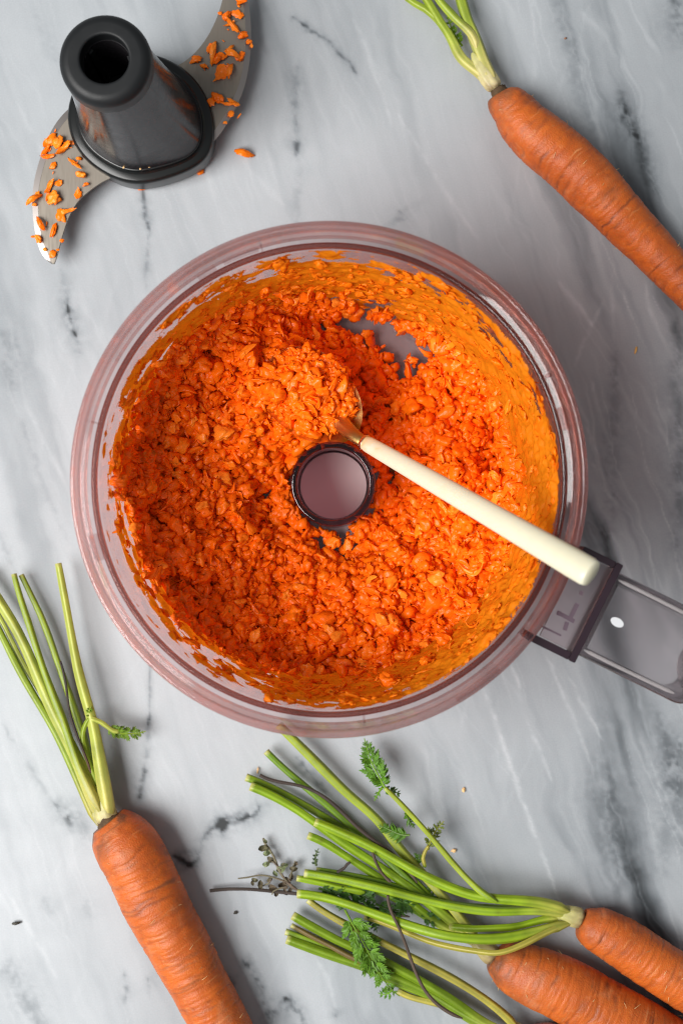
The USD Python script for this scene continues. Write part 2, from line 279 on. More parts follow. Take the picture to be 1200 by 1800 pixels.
    low = xyz[ring] - [0, 0, 0.02]
    k = np.arange(len(ring)); k2 = (k + 1) % len(ring)
    skirt = np.vstack([np.stack([ring[k], n0 + k, n0 + k2], 1), np.stack([ring[k], n0 + k2, ring[k2]], 1)])
    v = np.vstack([xyz, low]); col = np.vstack([base, base[ring]])
    fn = np.cross(v[f[0, 1]] - v[f[0, 0]], v[f[0, 2]] - v[f[0, 0]])
    if fn[2] < 0: f = f[:, ::-1]
    m = usdkit.mesh(stage, path_for('marble_countertop'), (v, np.vstack([f, skirt])), M['marble'])
    UsdGeom.PrimvarsAPI(m).CreatePrimvar('Cd', Sdf.ValueTypeNames.Color3fArray, 'vertex').Set(Vt.Vec3fArray.FromNumpy(col.astype(np.float32)))
    tag(m.GetPrim(), 'white marble surface with blue grey veins under everything', 'countertop', kind='structure')
build_marble()

# ---------------------------------------------------------------- food processor bowl
BC = P(578, 842.5, 0.13)[:2]; BX, BY = BC
RW = lambda z: 0.0885 + (np.asarray(z) - 0.006) * (0.0950 - 0.0885) / 0.112        # inner radius of the wall
FLOOR = 0.0065
bowl = thing('processor_bowl', 'round clear pinkish plastic bowl with a centre tube, full of chopped carrot', 'bowl', at=(BX, BY, 0))
ZL = 0.1165
wall_prof = [(0.0, 0.0035), (0.080, 0.0035), (0.081, 0.0008), (0.084, 0.0006), (0.0865, 0.0035)]
wall_prof += [(RW(z) + 0.0024, z) for z in np.linspace(0.008, ZL - 0.006, 6)]
wall_prof += [(RW(ZL) + 0.0030, ZL - 0.0040), (RW(ZL) + 0.0046, ZL - 0.0028), (0.0998, ZL - 0.0026), (0.1002, ZL - 0.0020), (0.1002, ZL + 0.0020), (0.0996, ZL + 0.0025), (RW(ZL) + 0.0034, ZL + 0.0018), (RW(ZL) + 0.0026, ZL + 0.0014)]
wall_prof += [(RW(ZL) + 0.0026, ZL - 0.0014), (RW(ZL) + 0.0002, ZL - 0.0016)]
wall_prof += [(RW(z), z) for z in np.linspace(ZL - 0.002, 0.012, 7)] + [(RW(0.006) - 0.0008, 0.0088), (RW(0.006) - 0.0028, 0.0071), (RW(0.006) - 0.005, FLOOR), (0.0, FLOOR)]
def lathe_solid(profile, cx, cy, n=240):
    """As lathe, but the first and last points lie on the axis."""
    m = lathe([(max(r, 1e-6), z) for r, z in profile], cx, cy, n); return m
obj('bowl_wall', lathe_solid(wall_prof, BX, BY, 288), M['pink_plastic'], bowl, smooth=32)
lip = [(0.1004, 0.1100), (0.1034, 0.1094), (0.1040, 0.1105), (0.1040, 0.1282)] + arc(0.1026, 0.1288, 0.0014, 0, 180, 8) + [(0.1012, 0.1280), (0.1004, 0.1200)]
obj('rim_lip', lathe(lip, BX, BY, 288), M['rim_plastic'], bowl, smooth=38)
obj('brown_ring', lathe([(RW(ZL) + 0.0003, ZL - 0.0013), (RW(ZL) + 0.0025, ZL - 0.0012), (RW(ZL) + 0.0025, ZL + 0.0010)] + arc(RW(ZL) + 0.0014, ZL + 0.0012, 0.0011, 0, 180, 7) + [(RW(ZL) + 0.0003, ZL + 0.0008)], BX, BY, 288), M['bead_plastic'], bowl, smooth=40)  # added ring; reflections and depth of plastic are painted into its brown tint
# rings on the lip: a raised bead
obj('lip_bead', lathe([(0.1050, 0.1195)] + [(0.1050, 0.1225)] + arc(0.1046, 0.1228, 0.0005, 0, 180, 5) + [(0.1041, 0.1225), (0.1041, 0.1195)], BX, BY, 288), M['rim_plastic'], bowl, smooth=40)
# centre tube
TZ = 0.056
TC = P(585, 850.5, TZ)[:2]
ro, ri = 75 * S(TZ), 63.5 * S(TZ)
tp = [(ro + 0.0012, FLOOR + 0.0002), (ro, TZ - 0.0012)] + arc(ro - 0.0012, TZ - 0.0012, 0.0012, 0, 90, 4) + arc(ri + 0.0008, TZ - 0.0008, 0.0008, 90, 180, 4) + [(ri + 0.0002, FLOOR + 0.0002)]
obj('centre_tube', lathe(tp, TC[0], TC[1], 120), M['tube_plastic'], bowl, smooth=40)
obj('shaft_plate', lathe([(1e-6, 0.0100), (ri - 0.0004, 0.0100), (ri - 0.0004, 0.0125), (1e-6, 0.0125)], TC[0], TC[1], 90), simple('shaft_plate_plastic', (0.44, 0.365, 0.36), 0.3), bowl, smooth=30)

# handle, in its own axes: u away from the bowl, v across, z up
HA = math.radians(-26.4)
eu, ev = np.array([math.cos(HA), math.sin(HA), 0]), np.array([-math.sin(HA), math.cos(HA), 0])
def hpt(v3):
    v3 = np.asarray(v3, float)
    return np.array([BX, BY, 0]) + v3[:, :1] * eu + v3[:, 1:2] * ev + v3[:, 2:3] * np.array([0, 0, 1.0])
def hmesh(m):
    m = trimesh.Trimesh(hpt(m.vertices), m.faces, process=False)
    if m.volume < 0: m.invert()
    return m
def rounded(u0, u1, v0, v1, r, z0, z1, n=8, free_left=True):
    poly = Polygon([(u0, v0), (u1, v0), (u1, v1), (u0, v1)])
    poly = poly.buffer(-r).buffer(r, quad_segs=n)
    if free_left: poly = poly.union(Polygon([(u0, v0), (u0 + 2 * r, v0), (u0 + 2 * r, v1), (u0, v1)]))
    m = trimesh.creation.extrude_polygon(poly, z1 - z0, engine='earcut'); m.apply_translation([0, 0, z0]); return m
def mani(m): return m3.Manifold(m3.Mesh(np.asarray(m.vertices, np.float32), np.asarray(m.faces, np.uint32)))
def tri_of(M3):
    q = M3.to_mesh(); return trimesh.Trimesh(np.array(q.vert_properties[:, :3]), np.array(q.tri_verts), process=False)
hw = 0.0190
handle = obj('handle', hmesh(tri_of((mani(rounded(0.1236, 0.176, -hw, hw, 0.009, 0.085, 0.1132)) + m3.Manifold.batch_hull([mani(rounded(0.1236, 0.176 - i_, -hw + i_, hw - i_, 0.009 - i_, 0.1131, z_)) for i_, z_ in ((0.0, 0.1136), (0.0006, 0.1146), (0.0018, 0.1151))])) - mani(rounded(0.1260, 0.1722, -hw + 0.0042, hw - 0.0042, 0.0066, 0.020, 0.1120)))), M['smoke_plastic'], bowl, smooth=30)
tag(handle, 'clear smoky plastic handle at the right of the bowl')
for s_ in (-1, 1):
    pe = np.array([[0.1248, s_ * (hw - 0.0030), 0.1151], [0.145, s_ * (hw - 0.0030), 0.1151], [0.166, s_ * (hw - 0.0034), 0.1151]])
    obj('edge_light_strip', tube(hpt(resample(pe, 14)), np.r_[.0003, np.full(12, .0008), .0003], 10, squash=.6), M['frost'], handle, smooth=60)  # added strips; refracted edge light is put into their pale colour
# inner web of the loop
aw = np.radians(np.linspace(-62, 62, 24)); wr = 0.024
web = [(0.1885 - wr * math.cos(a), 0.0 + wr * 0.72 * math.sin(a)) for a in aw]
wp = Polygon(web + [(u + 0.0011, v) for u, v in web[::-1]])
wm = trimesh.creation.extrude_polygon(wp.buffer(0), 0.0115, engine='earcut'); wm.apply_translation([0, 0, 0.1005])
obj('loop_web', hmesh(wm), M['smoke_plastic'], handle, smooth=30)
# bracket between rim and grip
obj('bracket_plate', hmesh(rounded(0.1058, 0.1203, -hw, hw, 0.0005, 0.1140, 0.1165, free_left=False)), M['bracket_plastic'], bowl, smooth=30)
obj('bracket_edge', hmesh(rounded(0.1006, 0.1203, -hw - 0.0036, -hw - 0.0004, 0.0004, 0.106, 0.1170, free_left=False)), M['dark_plastic'], bowl, smooth=30)
obj('bracket_edge', hmesh(rounded(0.1058, 0.1203, hw + 0.0004, hw + 0.0032, 0.0004, 0.106, 0.1170, free_left=False)), M['dark_plastic'], bowl, smooth=30)
obj('bracket_divider', hmesh(rounded(0.12045, 0.1234, -hw - 0.0036, hw + 0.0032, 0.0006, 0.104, 0.1178, free_left=False)), M['dark_plastic'], bowl, smooth=30)
def strokes(name, segs, z, th, w, m, parent):
    parts = []
    for a, b in segs:
        a, b = P(*a, z), P(*b, z); d = (b - a) / np.linalg.norm(b - a); n = np.array([-d[1], d[0], 0]) * w / 2
        poly = Polygon([(a + n)[:2], (b + n)[:2], (b - n)[:2], (a - n)[:2]]).buffer(w * 0.18)
        q = trimesh.creation.extrude_polygon(poly, th, engine='earcut'); q.apply_translation([0, 0, z]); parts.append(mani(q))
    u = parts[0]
    for q in parts[1:]: u = u + q
    obj(name, tri_of(u), m, parent, smooth=30)
strokes('lock_mark', [((1014, 1062), (1000, 1090)), ((986, 1080), (1008, 1092)), ((996, 1094), (992, 1107))], 0.1166, 0.0006, 0.0013, M['mark_plastic'], bowl)
strokes('lock_dot', [((979, 1077), (984, 1079))], 0.1166, 0.0006, 0.0014, M['mark_plastic'], bowl)
strokes('lock_dot', [((1020, 1045), (1022, 1040))], 0.1166, 0.0006, 0.0010, M['mark_plastic'], bowl)
strokes('lock_bar', [((950, 1100), (985, 1117))], 0.1166, 0.0006, 0.0006, M['mark_plastic'], bowl)
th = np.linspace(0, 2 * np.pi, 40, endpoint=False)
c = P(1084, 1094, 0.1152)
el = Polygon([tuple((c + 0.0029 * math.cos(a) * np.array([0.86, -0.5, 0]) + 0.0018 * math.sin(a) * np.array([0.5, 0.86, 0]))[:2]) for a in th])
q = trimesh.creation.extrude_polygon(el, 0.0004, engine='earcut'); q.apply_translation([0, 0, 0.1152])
obj('white_oval', q, M['white_plastic'], handle, smooth=30)  # small white oval disc laid flat on the handle top
# small raised marks and stops on the ledge of the rim
def ledge(name, a0, a1, r0, r1, z0, z1, m=None):
    a = np.radians(np.linspace(a0, a1, 14))
    poly = Polygon([(BX + r0 * math.cos(t), BY + r0 * math.sin(t)) for t in a] + [(BX + r1 * math.cos(t), BY + r1 * math.sin(t)) for t in a[::-1]])
    q = trimesh.creation.extrude_polygon(poly, z1 - z0, engine='earcut'); q.apply_translation([0, 0, z0]); obj(name, q, m or M['pink_plastic'], bowl, smooth=30)
ledge('rim_mark', 107, 116, 0.0976, 0.0992, 0.1192, 0.1202); ledge('rim_mark', 118, 123, 0.0972, 0.0990, 0.1192, 0.1204)
ledge('rim_mark', 106, 106.4, 0.0965, 0.1003, 0.1188, 0.1206)
ledge('rim_stop', 193, 199.5, 0.0968, 0.1000, 0.1190, 0.1240); ledge('rim_stop', 12, 17.5, 0.0968, 0.1000, 0.1190, 0.1240); ledge('rim_stop', 25, 26, 0.0968, 0.1000, 0.1190, 0.1230)
ledge('rim_mark', 166, 166.5, 0.0965, 0.1003, 0.1188, 0.1206); ledge('rim_mark', 278, 278.6, 0.0965, 0.1003, 0.1188, 0.1206); ledge('rim_stop', 300, 312, 0.1040, 0.1050, 0.1120, 0.1210)

# ---------------------------------------------------------------- grated carrot
HEAP = np.array([(250, 720, 54), (232, 850, 56), (255, 990, 54), (325, 1100, 46), (290, 610, 52), (365, 540, 42), (470, 520, 22), (560, 560, 9), (620, 560, 0), (690, 590, -7), (735, 625, -6), (705, 640, -4), (650, 640, 1), (745, 555, 9), (770, 640, 9),
    (830, 650, 14), (895, 760, 17), (912, 870, 20), (892, 980, 25), (815, 1070, 27), (700, 1135, 25), (600, 1165, 24), (500, 1160, 28), (410, 1125, 36), (480, 680, 44), (525, 700, 44), (430, 640, 40), (500, 630, 38), (545, 640, 28), (470, 740, 36), (520, 745, 32), (420, 740, 30), (370, 800, 24),
    (400, 900, 18), (450, 960, 17), (470, 880, 6), (500, 810, 9), (600, 952, -4), (560, 945, 0), (640, 950, 1), (480, 900, 0), (700, 850, 5), (700, 760, 7), (650, 720, 5), (640, 690, 4), (622, 720, 4), (760, 750, 10), (770, 900, 17), (700, 1000, 18), (600, 1040, 18), (520, 980, 13), (680, 890, 1), (490, 925, 0),
    (310, 720, 41), (300, 900, 38), (330, 1000, 36), (360, 700, 34), (350, 900, 26), (390, 1020, 26), (560, 740, 26), (590, 700, 22), (480, 760, 27)], float)
hp = np.array([P(a, b, max(z, 0) / 1000 + FLOOR)[:2] for a, b, z in HEAP])
def heap(x, y, rough=True):
    q = np.stack([np.ravel(x), np.ravel(y)], 1)
    d = np.linalg.norm(q[:, None] - hp[None], axis=2) + 1e-9
    w = 1 / (d + 0.0025) ** 3.2
    h = (w * HEAP[None, :, 2]).sum(1) / w.sum(1) / 1000
    if rough:
        h = h + (fbm2(q[:, 0], q[:, 1], 0.018, 3, 61) - 0.5) * 0.029 + (fbm2(q[:, 0], q[:, 1], 0.006, 3, 62) - 0.5) * 0.011
    dt = np.hypot(q[:, 0] - TC[0], q[:, 1] - TC[1]); h = h - 0.007 * (1 - smoothstep(0.0190, 0.0245, dt))
    return h.reshape(np.shape(x))
def inside_r(z): return RW(z) - 0.0006

def flake(kind, rng, fine=True):
    """A small ragged shred about one unit long, 80 faces or so."""
    m = trimesh.creation.icosphere(subdivisions=2 if fine else 1)
    v = np.array(m.vertices)
    o = rng.uniform(0, 50, 3)
    n = meshkit.noise(v * 1.5 + o) - 0.5 + 0.6 * (meshkit.noise(v * 3.4 + o) - 0.5) + 0.35 * (meshkit.noise(v * 6.5 + o) - 0.5)
    v = v * (1 + 1.0 * n[:, None])
    v += rng.normal(0, 0.03, v.shape)
    if kind == 0: v *= [0.5, rng.uniform(.32, .46), rng.uniform(.26, .40)]            # chunk
    elif kind == 1: v *= [0.62, rng.uniform(.18, .26), rng.uniform(.12, .19)]         # strip
    else: v *= [0.48, rng.uniform(.34, .44), rng.uniform(.11, .18)]                   # flat chip
    b = rng.uniform(-1.6, 1.6) if kind else rng.uniform(-.7, .7)
    v[:, 2] += b * (v[:, 0] ** 2) * 0.8 + rng.uniform(-.6, .6) * v[:, 0] * v[:, 1]
    return v, np.array(m.faces)
KND = [(0, 0, 1, 0, 2, 0, 0, 1)[k % 8] for k in range(40)]
FL = [flake(KND[k], RNG) for k in range(40)] + [flake(KND[k], RNG, False) for k in range(40)]
def rotations(n, rng, tilt=None):
    q = rng.normal(size=(n, 4))
    if tilt is not None: q[:, 1:3] *= tilt
    q /= np.linalg.norm(q, axis=1, keepdims=True)
    w, x, y, z = q.T
    return np.stack([np.stack([1 - 2 * (y * y + z * z), 2 * (x * y - z * w), 2 * (x * z + y * w)], -1), np.stack([2 * (x * y + z * w), 1 - 2 * (x * x + z * z), 2 * (y * z - x * w)], -1), np.stack([2 * (x * z - y * w), 2 * (y * z + x * w), 1 - 2 * (x * x + y * y)], -1)], 1)
def bake(pos, R, size, kinds):
    vs, fs, n = [], [], 0
    for k in range(len(pos)):
        v, f = FL[kinds[k]]
        vs.append((v * size[k]) @ R[k].T + pos[k]); fs.append(f + n); n += len(v)
    return trimesh.Trimesh(np.vstack(vs), np.vstack(fs), process=False)
def fit_inside(pos, size):
    """Keeps pieces off the wall, the tube and the floor."""
    d = pos[:, :2] - BC; r = np.linalg.norm(d, axis=1); lim = RW(pos[:, 2]) - 0.0012 - size * 0.38
    k = np.minimum(1, lim / np.maximum(r, 1e-6)); pos[:, :2] = BC + d * k[:, None]
    d = pos[:, :2] - TC; r = np.linalg.norm(d, axis=1); lim = ro + 0.0012 + size * 0.35
    k = np.where(pos[:, 2] < TZ + 0.003, np.maximum(1, lim / np.maximum(r, 1e-6)), 1); pos[:, :2] = TC + d * k[:, None]
    pos[:, 2] = np.maximum(pos[:, 2], FLOOR + size * 0.16)
    return pos
# the body of the pile under the loose pieces
def build_heap():
    n = 190
    g = np.linspace(-0.097, 0.097, n)
    X, Y = np.meshgrid(g, g, indexing='ij')
    hh = heap(X + BX, Y + BY) - 0.0022
    r = np.hypot(X, Y)
    ok = (hh > 0.0008) & (np.hypot(X + BX - TC[0], Y + BY - TC[1]) > ro + 0.0022)
    lim = RW(FLOOR + np.clip(hh, 0, .08)) - 0.0009
    ok &= r < lim + 0.0015
    k = np.minimum(1, lim / np.maximum(r, 1e-9))
    v = np.stack([BX + X * k, BY + Y * k, FLOOR + 0.0004 + hh], -1).reshape(-1, 3)
    f = tri(grid_faces(n, n)); f = f[ok.ravel()[f].all(1)]
    used = np.unique(f); re = -np.ones(len(v), int); re[used] = np.arange(len(used)); v, f = v[used], re[f]
    low = v.copy(); low[:, 2] = FLOOR + 0.0003
    d = low[:, :2] - BC; rr = np.linalg.norm(d, axis=1); k = np.minimum(1, (RW(0.006) - 0.0055) / np.maximum(rr, 1e-9)); low[:, :2] = BC + d * k[:, None]
    m = trimesh.Trimesh(v, f, process=False)
    e = np.sort(m.edges, axis=1); u, inv, cnt = np.unique(e, axis=0, return_inverse=True, return_counts=True)
    be = m.edges[cnt[inv.ravel()] == 1]
    nv = len(v)
    walls = np.vstack([np.stack([be[:, 1], be[:, 0], nv + be[:, 0]], 1), np.stack([be[:, 1], nv + be[:, 0], nv + be[:, 1]], 1)])
    m = trimesh.Trimesh(np.vstack([v, low]), np.vstack([f, f[:, ::-1] + nv, walls]), process=False)
    if m.volume < 0: m.invert()
    return m
PILE = thing('grated_carrot', 'heap of finely chopped orange carrot filling the clear bowl', 'chopped carrot', at=(BX, BY, FLOOR))
PILE.SetCustomDataByKey('kind', 'stuff')
obj('pile_body', build_heap(), M['grated'], PILE, smooth=True)
# loose pieces: scattered over the surface, several layers deep
N = 8200
a, r = RNG.uniform(0, 2 * np.pi, N), 0.0935 * np.sqrt(RNG.uniform(0, 1, N))
x, y = BX + r * np.cos(a), BY + r * np.sin(a)
h = heap(x, y)
size = RNG.lognormal(math.log(0.0050), 0.32, N).clip(0.0028, 0.0092)
keep = (h > 0.0018) & (np.hypot(x - TC[0], y - TC[1]) > ro + 0.001)
thin = (h <= 0.0018) & (h > -0.0035) & (RNG.uniform(0, 1, N) < 0.17) & (np.hypot(x - TC[0], y - TC[1]) > ro + 0.001)
keep |= thin
x, y, h, size = x[keep], y[keep], np.maximum(h[keep], 0.0004), size[keep]
pos = np.stack([x, y, FLOOR + h + RNG.uniform(-0.0022, 0.0018, len(x))], 1)
pos = fit_inside(pos, size)
NW = 1100                                            # clumps that climb the wall above the pile's edge
wa = RNG.uniform(0, 2 * np.pi, NW); wh = heap(BX + 0.088 * np.cos(wa), BY + 0.088 * np.sin(wa))
wz = FLOOR + np.maximum(wh, 0.001) + RNG.exponential(0.007, NW) * (0.5 + 1.1 * meshkit.noise(np.stack([np.cos(wa) * 4, np.sin(wa) * 4, wa * 0], -1), 91))
wsz = RNG.lognormal(math.log(0.0042), 0.30, NW).clip(0.0025, 0.0075)
okw = (wh > -0.002) & (wz < 0.10)
wr_ = RW(wz) - 0.001 - wsz * 0.3
pos = np.vstack([pos, np.stack([BX + wr_ * np.cos(wa), BY + wr_ * np.sin(wa), wz], 1)[okw]]); size = np.r_[size, wsz[okw]]
R = rotations(len(pos), RNG, 0.75); kinds = RNG.integers(0, 40, len(pos))
# the 300 largest-looking ones that lie on top stand as things of their own
exposed = pos[:, 2] - (FLOOR + heap(pos[:, 0], pos[:, 1]))
score = np.minimum(size, 0.0062) * 200 - (np.array(KND)[kinds] == 2) * 0.4 + exposed * 260 + pos[:, 2] * 6 + RNG.uniform(0, .25, len(pos))
hx, hy = (pos[:, 0] * F / (H - pos[:, 2]) + 600), (900 - pos[:, 1] * F / (H - pos[:, 2]))
order, chosen, taken = np.argsort(-score), [], []
for k in order:
    if len(chosen) == 300: break
    p2 = np.array([hx[k], hy[k]])
    if taken and np.min(np.linalg.norm(np.array(taken) - p2, axis=1)) < 17: continue
    chosen.append(k); taken.append(p2)
chosen = np.array(chosen)
pos[chosen, 2] += 0.0009
size[chosen] *= 1.02
rest = np.setdiff1d(np.arange(len(pos)), chosen)
top = set(order[:1800].tolist())
kk_ = np.array([kinds[k] if k in top else kinds[k] + 40 for k in rest])
obj('loose_pieces', bake(pos[rest], R[rest], size[rest], kk_), M['grated'], PILE, smooth=True)
FLESH = [carrot_bits(f'carrot_piece_flesh_{c}', [(0.0, col), (1.0, col)], 0.28, 0.0, 0.0)
         for c, col in zip('abcd', ((0.97, 0.175, 0.004), (0.98, 0.20, 0.006), (0.99, 0.225, 0.010), (0.99, 0.26, 0.018)))]
for k in chosen:
    v, f = FL[kinds[k]]
    o = obj('carrot_piece', trimesh.Trimesh((v * size[k]) @ R[k].T + pos[k], f, process=False), FLESH[k % 4], None, smooth=True)
    tag(o, 'small bright orange chopped carrot piece lying on top of the heap in the bowl', 'carrot piece', 'chopped carrot pieces on the heap in the bowl')

# pulp stuck to the inside of the wall
def wall_top(deg):
    """Height that the pulp reaches, by direction seen from above (degrees counter-clockwise from the right)."""
    a = np.array([0, 30, 50, 70, 95, 120, 140, 160, 180, 200, 220, 235, 250, 270, 290, 310, 335, 360])
    z = np.array([112, 109, 100, 101, 98, 97, 94, 88, 82, 78, 80, 86, 98, 107, 108, 108, 112, 112]) / 1000.0
    return np.interp(np.mod(deg, 360), a, z)
def build_pulp():
    na, nz = 760, 130
    A = np.linspace(0, 2 * np.pi, na, endpoint=False); Z = np.linspace(0.009, 0.1155, nz)
    AA, ZZ = np.meshgrid(A, Z, indexing='ij')
    deg = np.degrees(AA); top = wall_top(deg)
    cx, cy = np.cos(AA) * 0.093, np.sin(AA) * 0.093
    q = lambda s, o, sd, zs=1.0: meshkit.fbm(np.stack([cx / s, cy / s, ZZ * zs / s], -1), o, sd)
    streak = meshkit.fbm(np.stack([cx / 0.012, cy / 0.012, (ZZ * 3.0 + AA * 0.010) / 0.012], -1), 4, 71)
    edge = (top - ZZ) / 0.026                                   # >0 below the pulp line
    mask = 0.55 * np.tanh(edge) + (q(0.011, 4, 72) - 0.5) * 2.3 + (streak - 0.5) * 1.5 + 0.14
    # specks above the line, holes low at the far side
    mask += 0.30 * np.exp(-((ZZ - top - 0.012) / 0.012) ** 2) * (q(0.006, 3, 73) > 0.60)
    far = np.exp(-((np.mod(deg - 85 + 180, 360) - 180) / 26) ** 2) * np.exp(-((ZZ - 0.020) / 0.014) ** 2)
    mask -= far * 0.75
    low = np.exp(-((np.mod(deg - 250 + 180, 360) - 180) / 30) ** 2) * np.exp(-((ZZ - 0.075) / 0.02) ** 2)
    mask -= low * 0.35
    th = np.clip(mask, -0.2, 0.8) * 0.0019 * (0.4 + 1.4 * q(0.008, 3, 74)) + (q(0.0040, 4, 75) - 0.5) * 0.0012 * (mask > 0)
    right = np.exp(-((np.mod(deg - 350 + 180, 360) - 180) / 50) ** 2)
    th *= (1 + 0.9 * right)
    v = np.stack([BX + (RW(ZZ) - 0.0001 - np.maximum(th, 0.00006)) * np.cos(AA), BY + (RW(ZZ) - 0.0001 - np.maximum(th, 0.00006)) * np.sin(AA), ZZ], -1).reshape(-1, 3)
    f = tri(grid_faces(na, nz, False, True))
    ok = (mask > 0.02).ravel()
    f = f[ok[f].sum(1) >= 2]
    used = np.unique(f); re = -np.ones(len(v), int); re[used] = np.arange(len(used))
    return trimesh.Trimesh(v[used], re[f], process=False), (AA, ZZ, mask)
WALLP = thing('carrot_pulp', 'orange carrot pulp smeared up the inside wall of the clear bowl', 'carrot pulp', at=(BX, BY, FLOOR))
WALLP.SetCustomDataByKey('kind', 'stuff')
pm, (AA, ZZ, mask) = build_pulp()
obj('pulp_film', pm, M['pulp'], WALLP, smooth=True)
cand = np.argwhere(mask > 0.12)
NP_ = 2000
pick = cand[RNG.choice(len(cand), NP_)]
aa = AA[pick[:, 0], pick[:, 1]] + RNG.normal(0, .004, NP_); zz = np.clip(ZZ[pick[:, 0], pick[:, 1]] + RNG.normal(0, .001, NP_), 0.010, 0.113)
sz = RNG.lognormal(math.log(0.0030), 0.45, NP_).clip(0.0014, 0.0070)
rr = RW(zz) - 0.0008 - RNG.uniform(0, 0.0012, NP_)
pw = np.stack([BX + rr * np.cos(aa), BY + rr * np.sin(aa), zz], 1)
er, et, ez = np.stack([np.cos(aa), np.sin(aa), aa * 0], 1), np.stack([-np.sin(aa), np.cos(aa), aa * 0], 1), np.tile([0, 0, 1.0], (NP_, 1))
sp = RNG.uniform(0, 2 * np.pi, NP_)
ax, ay = et * np.cos(sp)[:, None] + ez * np.sin(sp)[:, None], -et * np.sin(sp)[:, None] + ez * np.cos(sp)[:, None]
tl = RNG.normal(0, .22, NP_)[:, None]
az = er + tl * ax; az /= np.linalg.norm(az, axis=1, keepdims=True)
ax = np.cross(ay, az); ax /= np.linalg.norm(ax, axis=1, keepdims=True); ay = np.cross(az, ax)
Rw = np.stack([ax * 1.05, ay * 1.0, az * 0.62], -1)
obj('pulp_flakes', bake(pw, Rw, sz, RNG.integers(0, 40, NP_)), M['pulp_flake'], WALLP, smooth=True)

# ---------------------------------------------------------------- spoon
spoon = thing('spoon', 'brass spoon with a long cream handle resting across the bowl rim', 'spoon', at=P(640, 776, 0.0))
sa, sb = P(640, 777, 0.0615), P(1040, 1009, 0.1475)
t = np.linspace(0, 1, 120)
pth = sa + t[:, None] * (sb - sa); pth[:, 2] += 0.002 * np.sin(np.pi * t)
rr = np.interp(t, [0, .02, .3, .7, .93, .985, 1.0], [0.0030, 0.0037, 0.0044, 0.0053, 0.0059, 0.0059, 0.0052])
hm = tube(pth, rr, 28, squash=0.62)
hv = np.array(hm.vertices); hu = np.clip((hv - sa) @ (sb - sa) / ((sb - sa) @ (sb - sa)), 0, 1)[:, None]
hn = meshkit.fbm(hv / 0.004, 4, 5)[:, None]; hn2 = meshkit.fbm(hv / 0.0015, 3, 6)[:, None]
hcol = np.array([0.66, 0.62, 0.46]) * (0.95 + 0.1 * hn)
st_ = (np.exp(-hu / 0.05) * smoothstep(0.25, 0.6, hn) + 0.5 * np.exp(-hu / 0.25) * smoothstep(0.62, 0.72, hn)).clip(0, .75)
hcol = hcol * (1 - st_) + np.array([0.72, 0.40, 0.14]) * st_
sc_ = smoothstep(0.72, 0.80, hn2) * 0.12
hcol = hcol * (1 - sc_) + np.array([0.4, 0.36, 0.26]) * sc_
obj('spoon_handle', hm, cd_mat('cream_handle', 0.33, 0.2, (1.0, 0.8, 0.5), 0.002, 0.03, 500.0, 0.45), spoon, smooth=True, cd=hcol)
dv = (sb - sa) / np.linalg.norm(sb - sa)
obj('ferrule', tube(np.array([sa - dv * 0.0012, sa - dv * 0.0006, sa + dv * 0.0003, sa + dv * 0.0009]), np.array([0.0030, 0.0036, 0.0038, 0.0036]), 24, squash=0.7), simple('ferrule_metal', (0.86, 0.80, 0.68), 0.22, metallic=1.0), spoon, smooth=50)
SBz = 0.044
sc = P(550, 699, SBz); tipd = P(608, 748, 0.052)
stem_p = resample(np.array([sa, P(622, 765, 0.0580), P(606, 750, 0.0525), P(596, 738, 0.049)]), 16)
obj('spoon_neck', tube(stem_p, np.linspace(0.0026, 0.0042, 16), 14, squash=0.55), M['brass'], spoon, smooth=60)
def spoon_bowl():
    d = sc - tipd; d[2] = 0; d /= np.linalg.norm(d); n = np.array([-d[1], d[0], 0])
    nu, nv = 14, 44; vs = []
    for lay in (0, 1):
        for i in range(nu):
            r = i / (nu - 1)
            for j in range(nv):
                a = 2 * np.pi * j / nv
                e = 1 + 0.10 * math.cos(a)
                p = sc + d * (0.0262 * r * math.cos(a)) + n * (0.0192 * r * math.sin(a) * e)
                vs.append(p + np.array([0, 0, 0.0085 * (r ** 2.2 - 1) + 0.0055 - (0.0012 if lay else 0)]))
    vs = np.array(vs); f = tri(grid_faces(nu, nv, True)); L = nu * nv
    k = np.arange(nv); e0 = (nu - 1) * nv
    rim = np.vstack([np.stack([e0 + k, e0 + (k + 1) % nv, L + e0 + (k + 1) % nv], 1), np.stack([e0 + k, L + e0 + (k + 1) % nv, L + e0 + k], 1)])
    m = trimesh.Trimesh(vs, np.vstack([f, f[:, ::-1] + L, rim]), process=False)
    m.fix_normals(); return m
obj('spoon_bowl', spoon_bowl(), M['brass'], spoon, smooth=50)
# carrot heaped on the spoon
def spoon_pile(n=420):
    a, r = RNG.uniform(0, 2 * np.pi, n), np.sqrt(RNG.uniform(0, 1, n))
    d = sc - tipd; d[2] = 0; d /= np.linalg.norm(d); nn = np.array([-d[1], d[0], 0])
    p = sc + d * (r * np.cos(a) * 0.0225 + 0.0035)[:, None] + nn * (r * np.sin(a) * 0.0172 - 0.0010)[:, None]
    p[:, 2] = SBz + 0.0015 + (1 - r ** 2) * 0.010 * RNG.uniform(0.25, 1.0, n) + RNG.uniform(0, .002, n)
    return p
ps = spoon_pile(); ss = RNG.lognormal(math.log(0.0056), 0.28, len(ps)).clip(0.003, 0.0095)
obj('spoonful', bake(ps, rotations(len(ps), RNG, 0.8), ss, RNG.integers(0, 40, len(ps))), M['grated'], PILE, smooth=True)

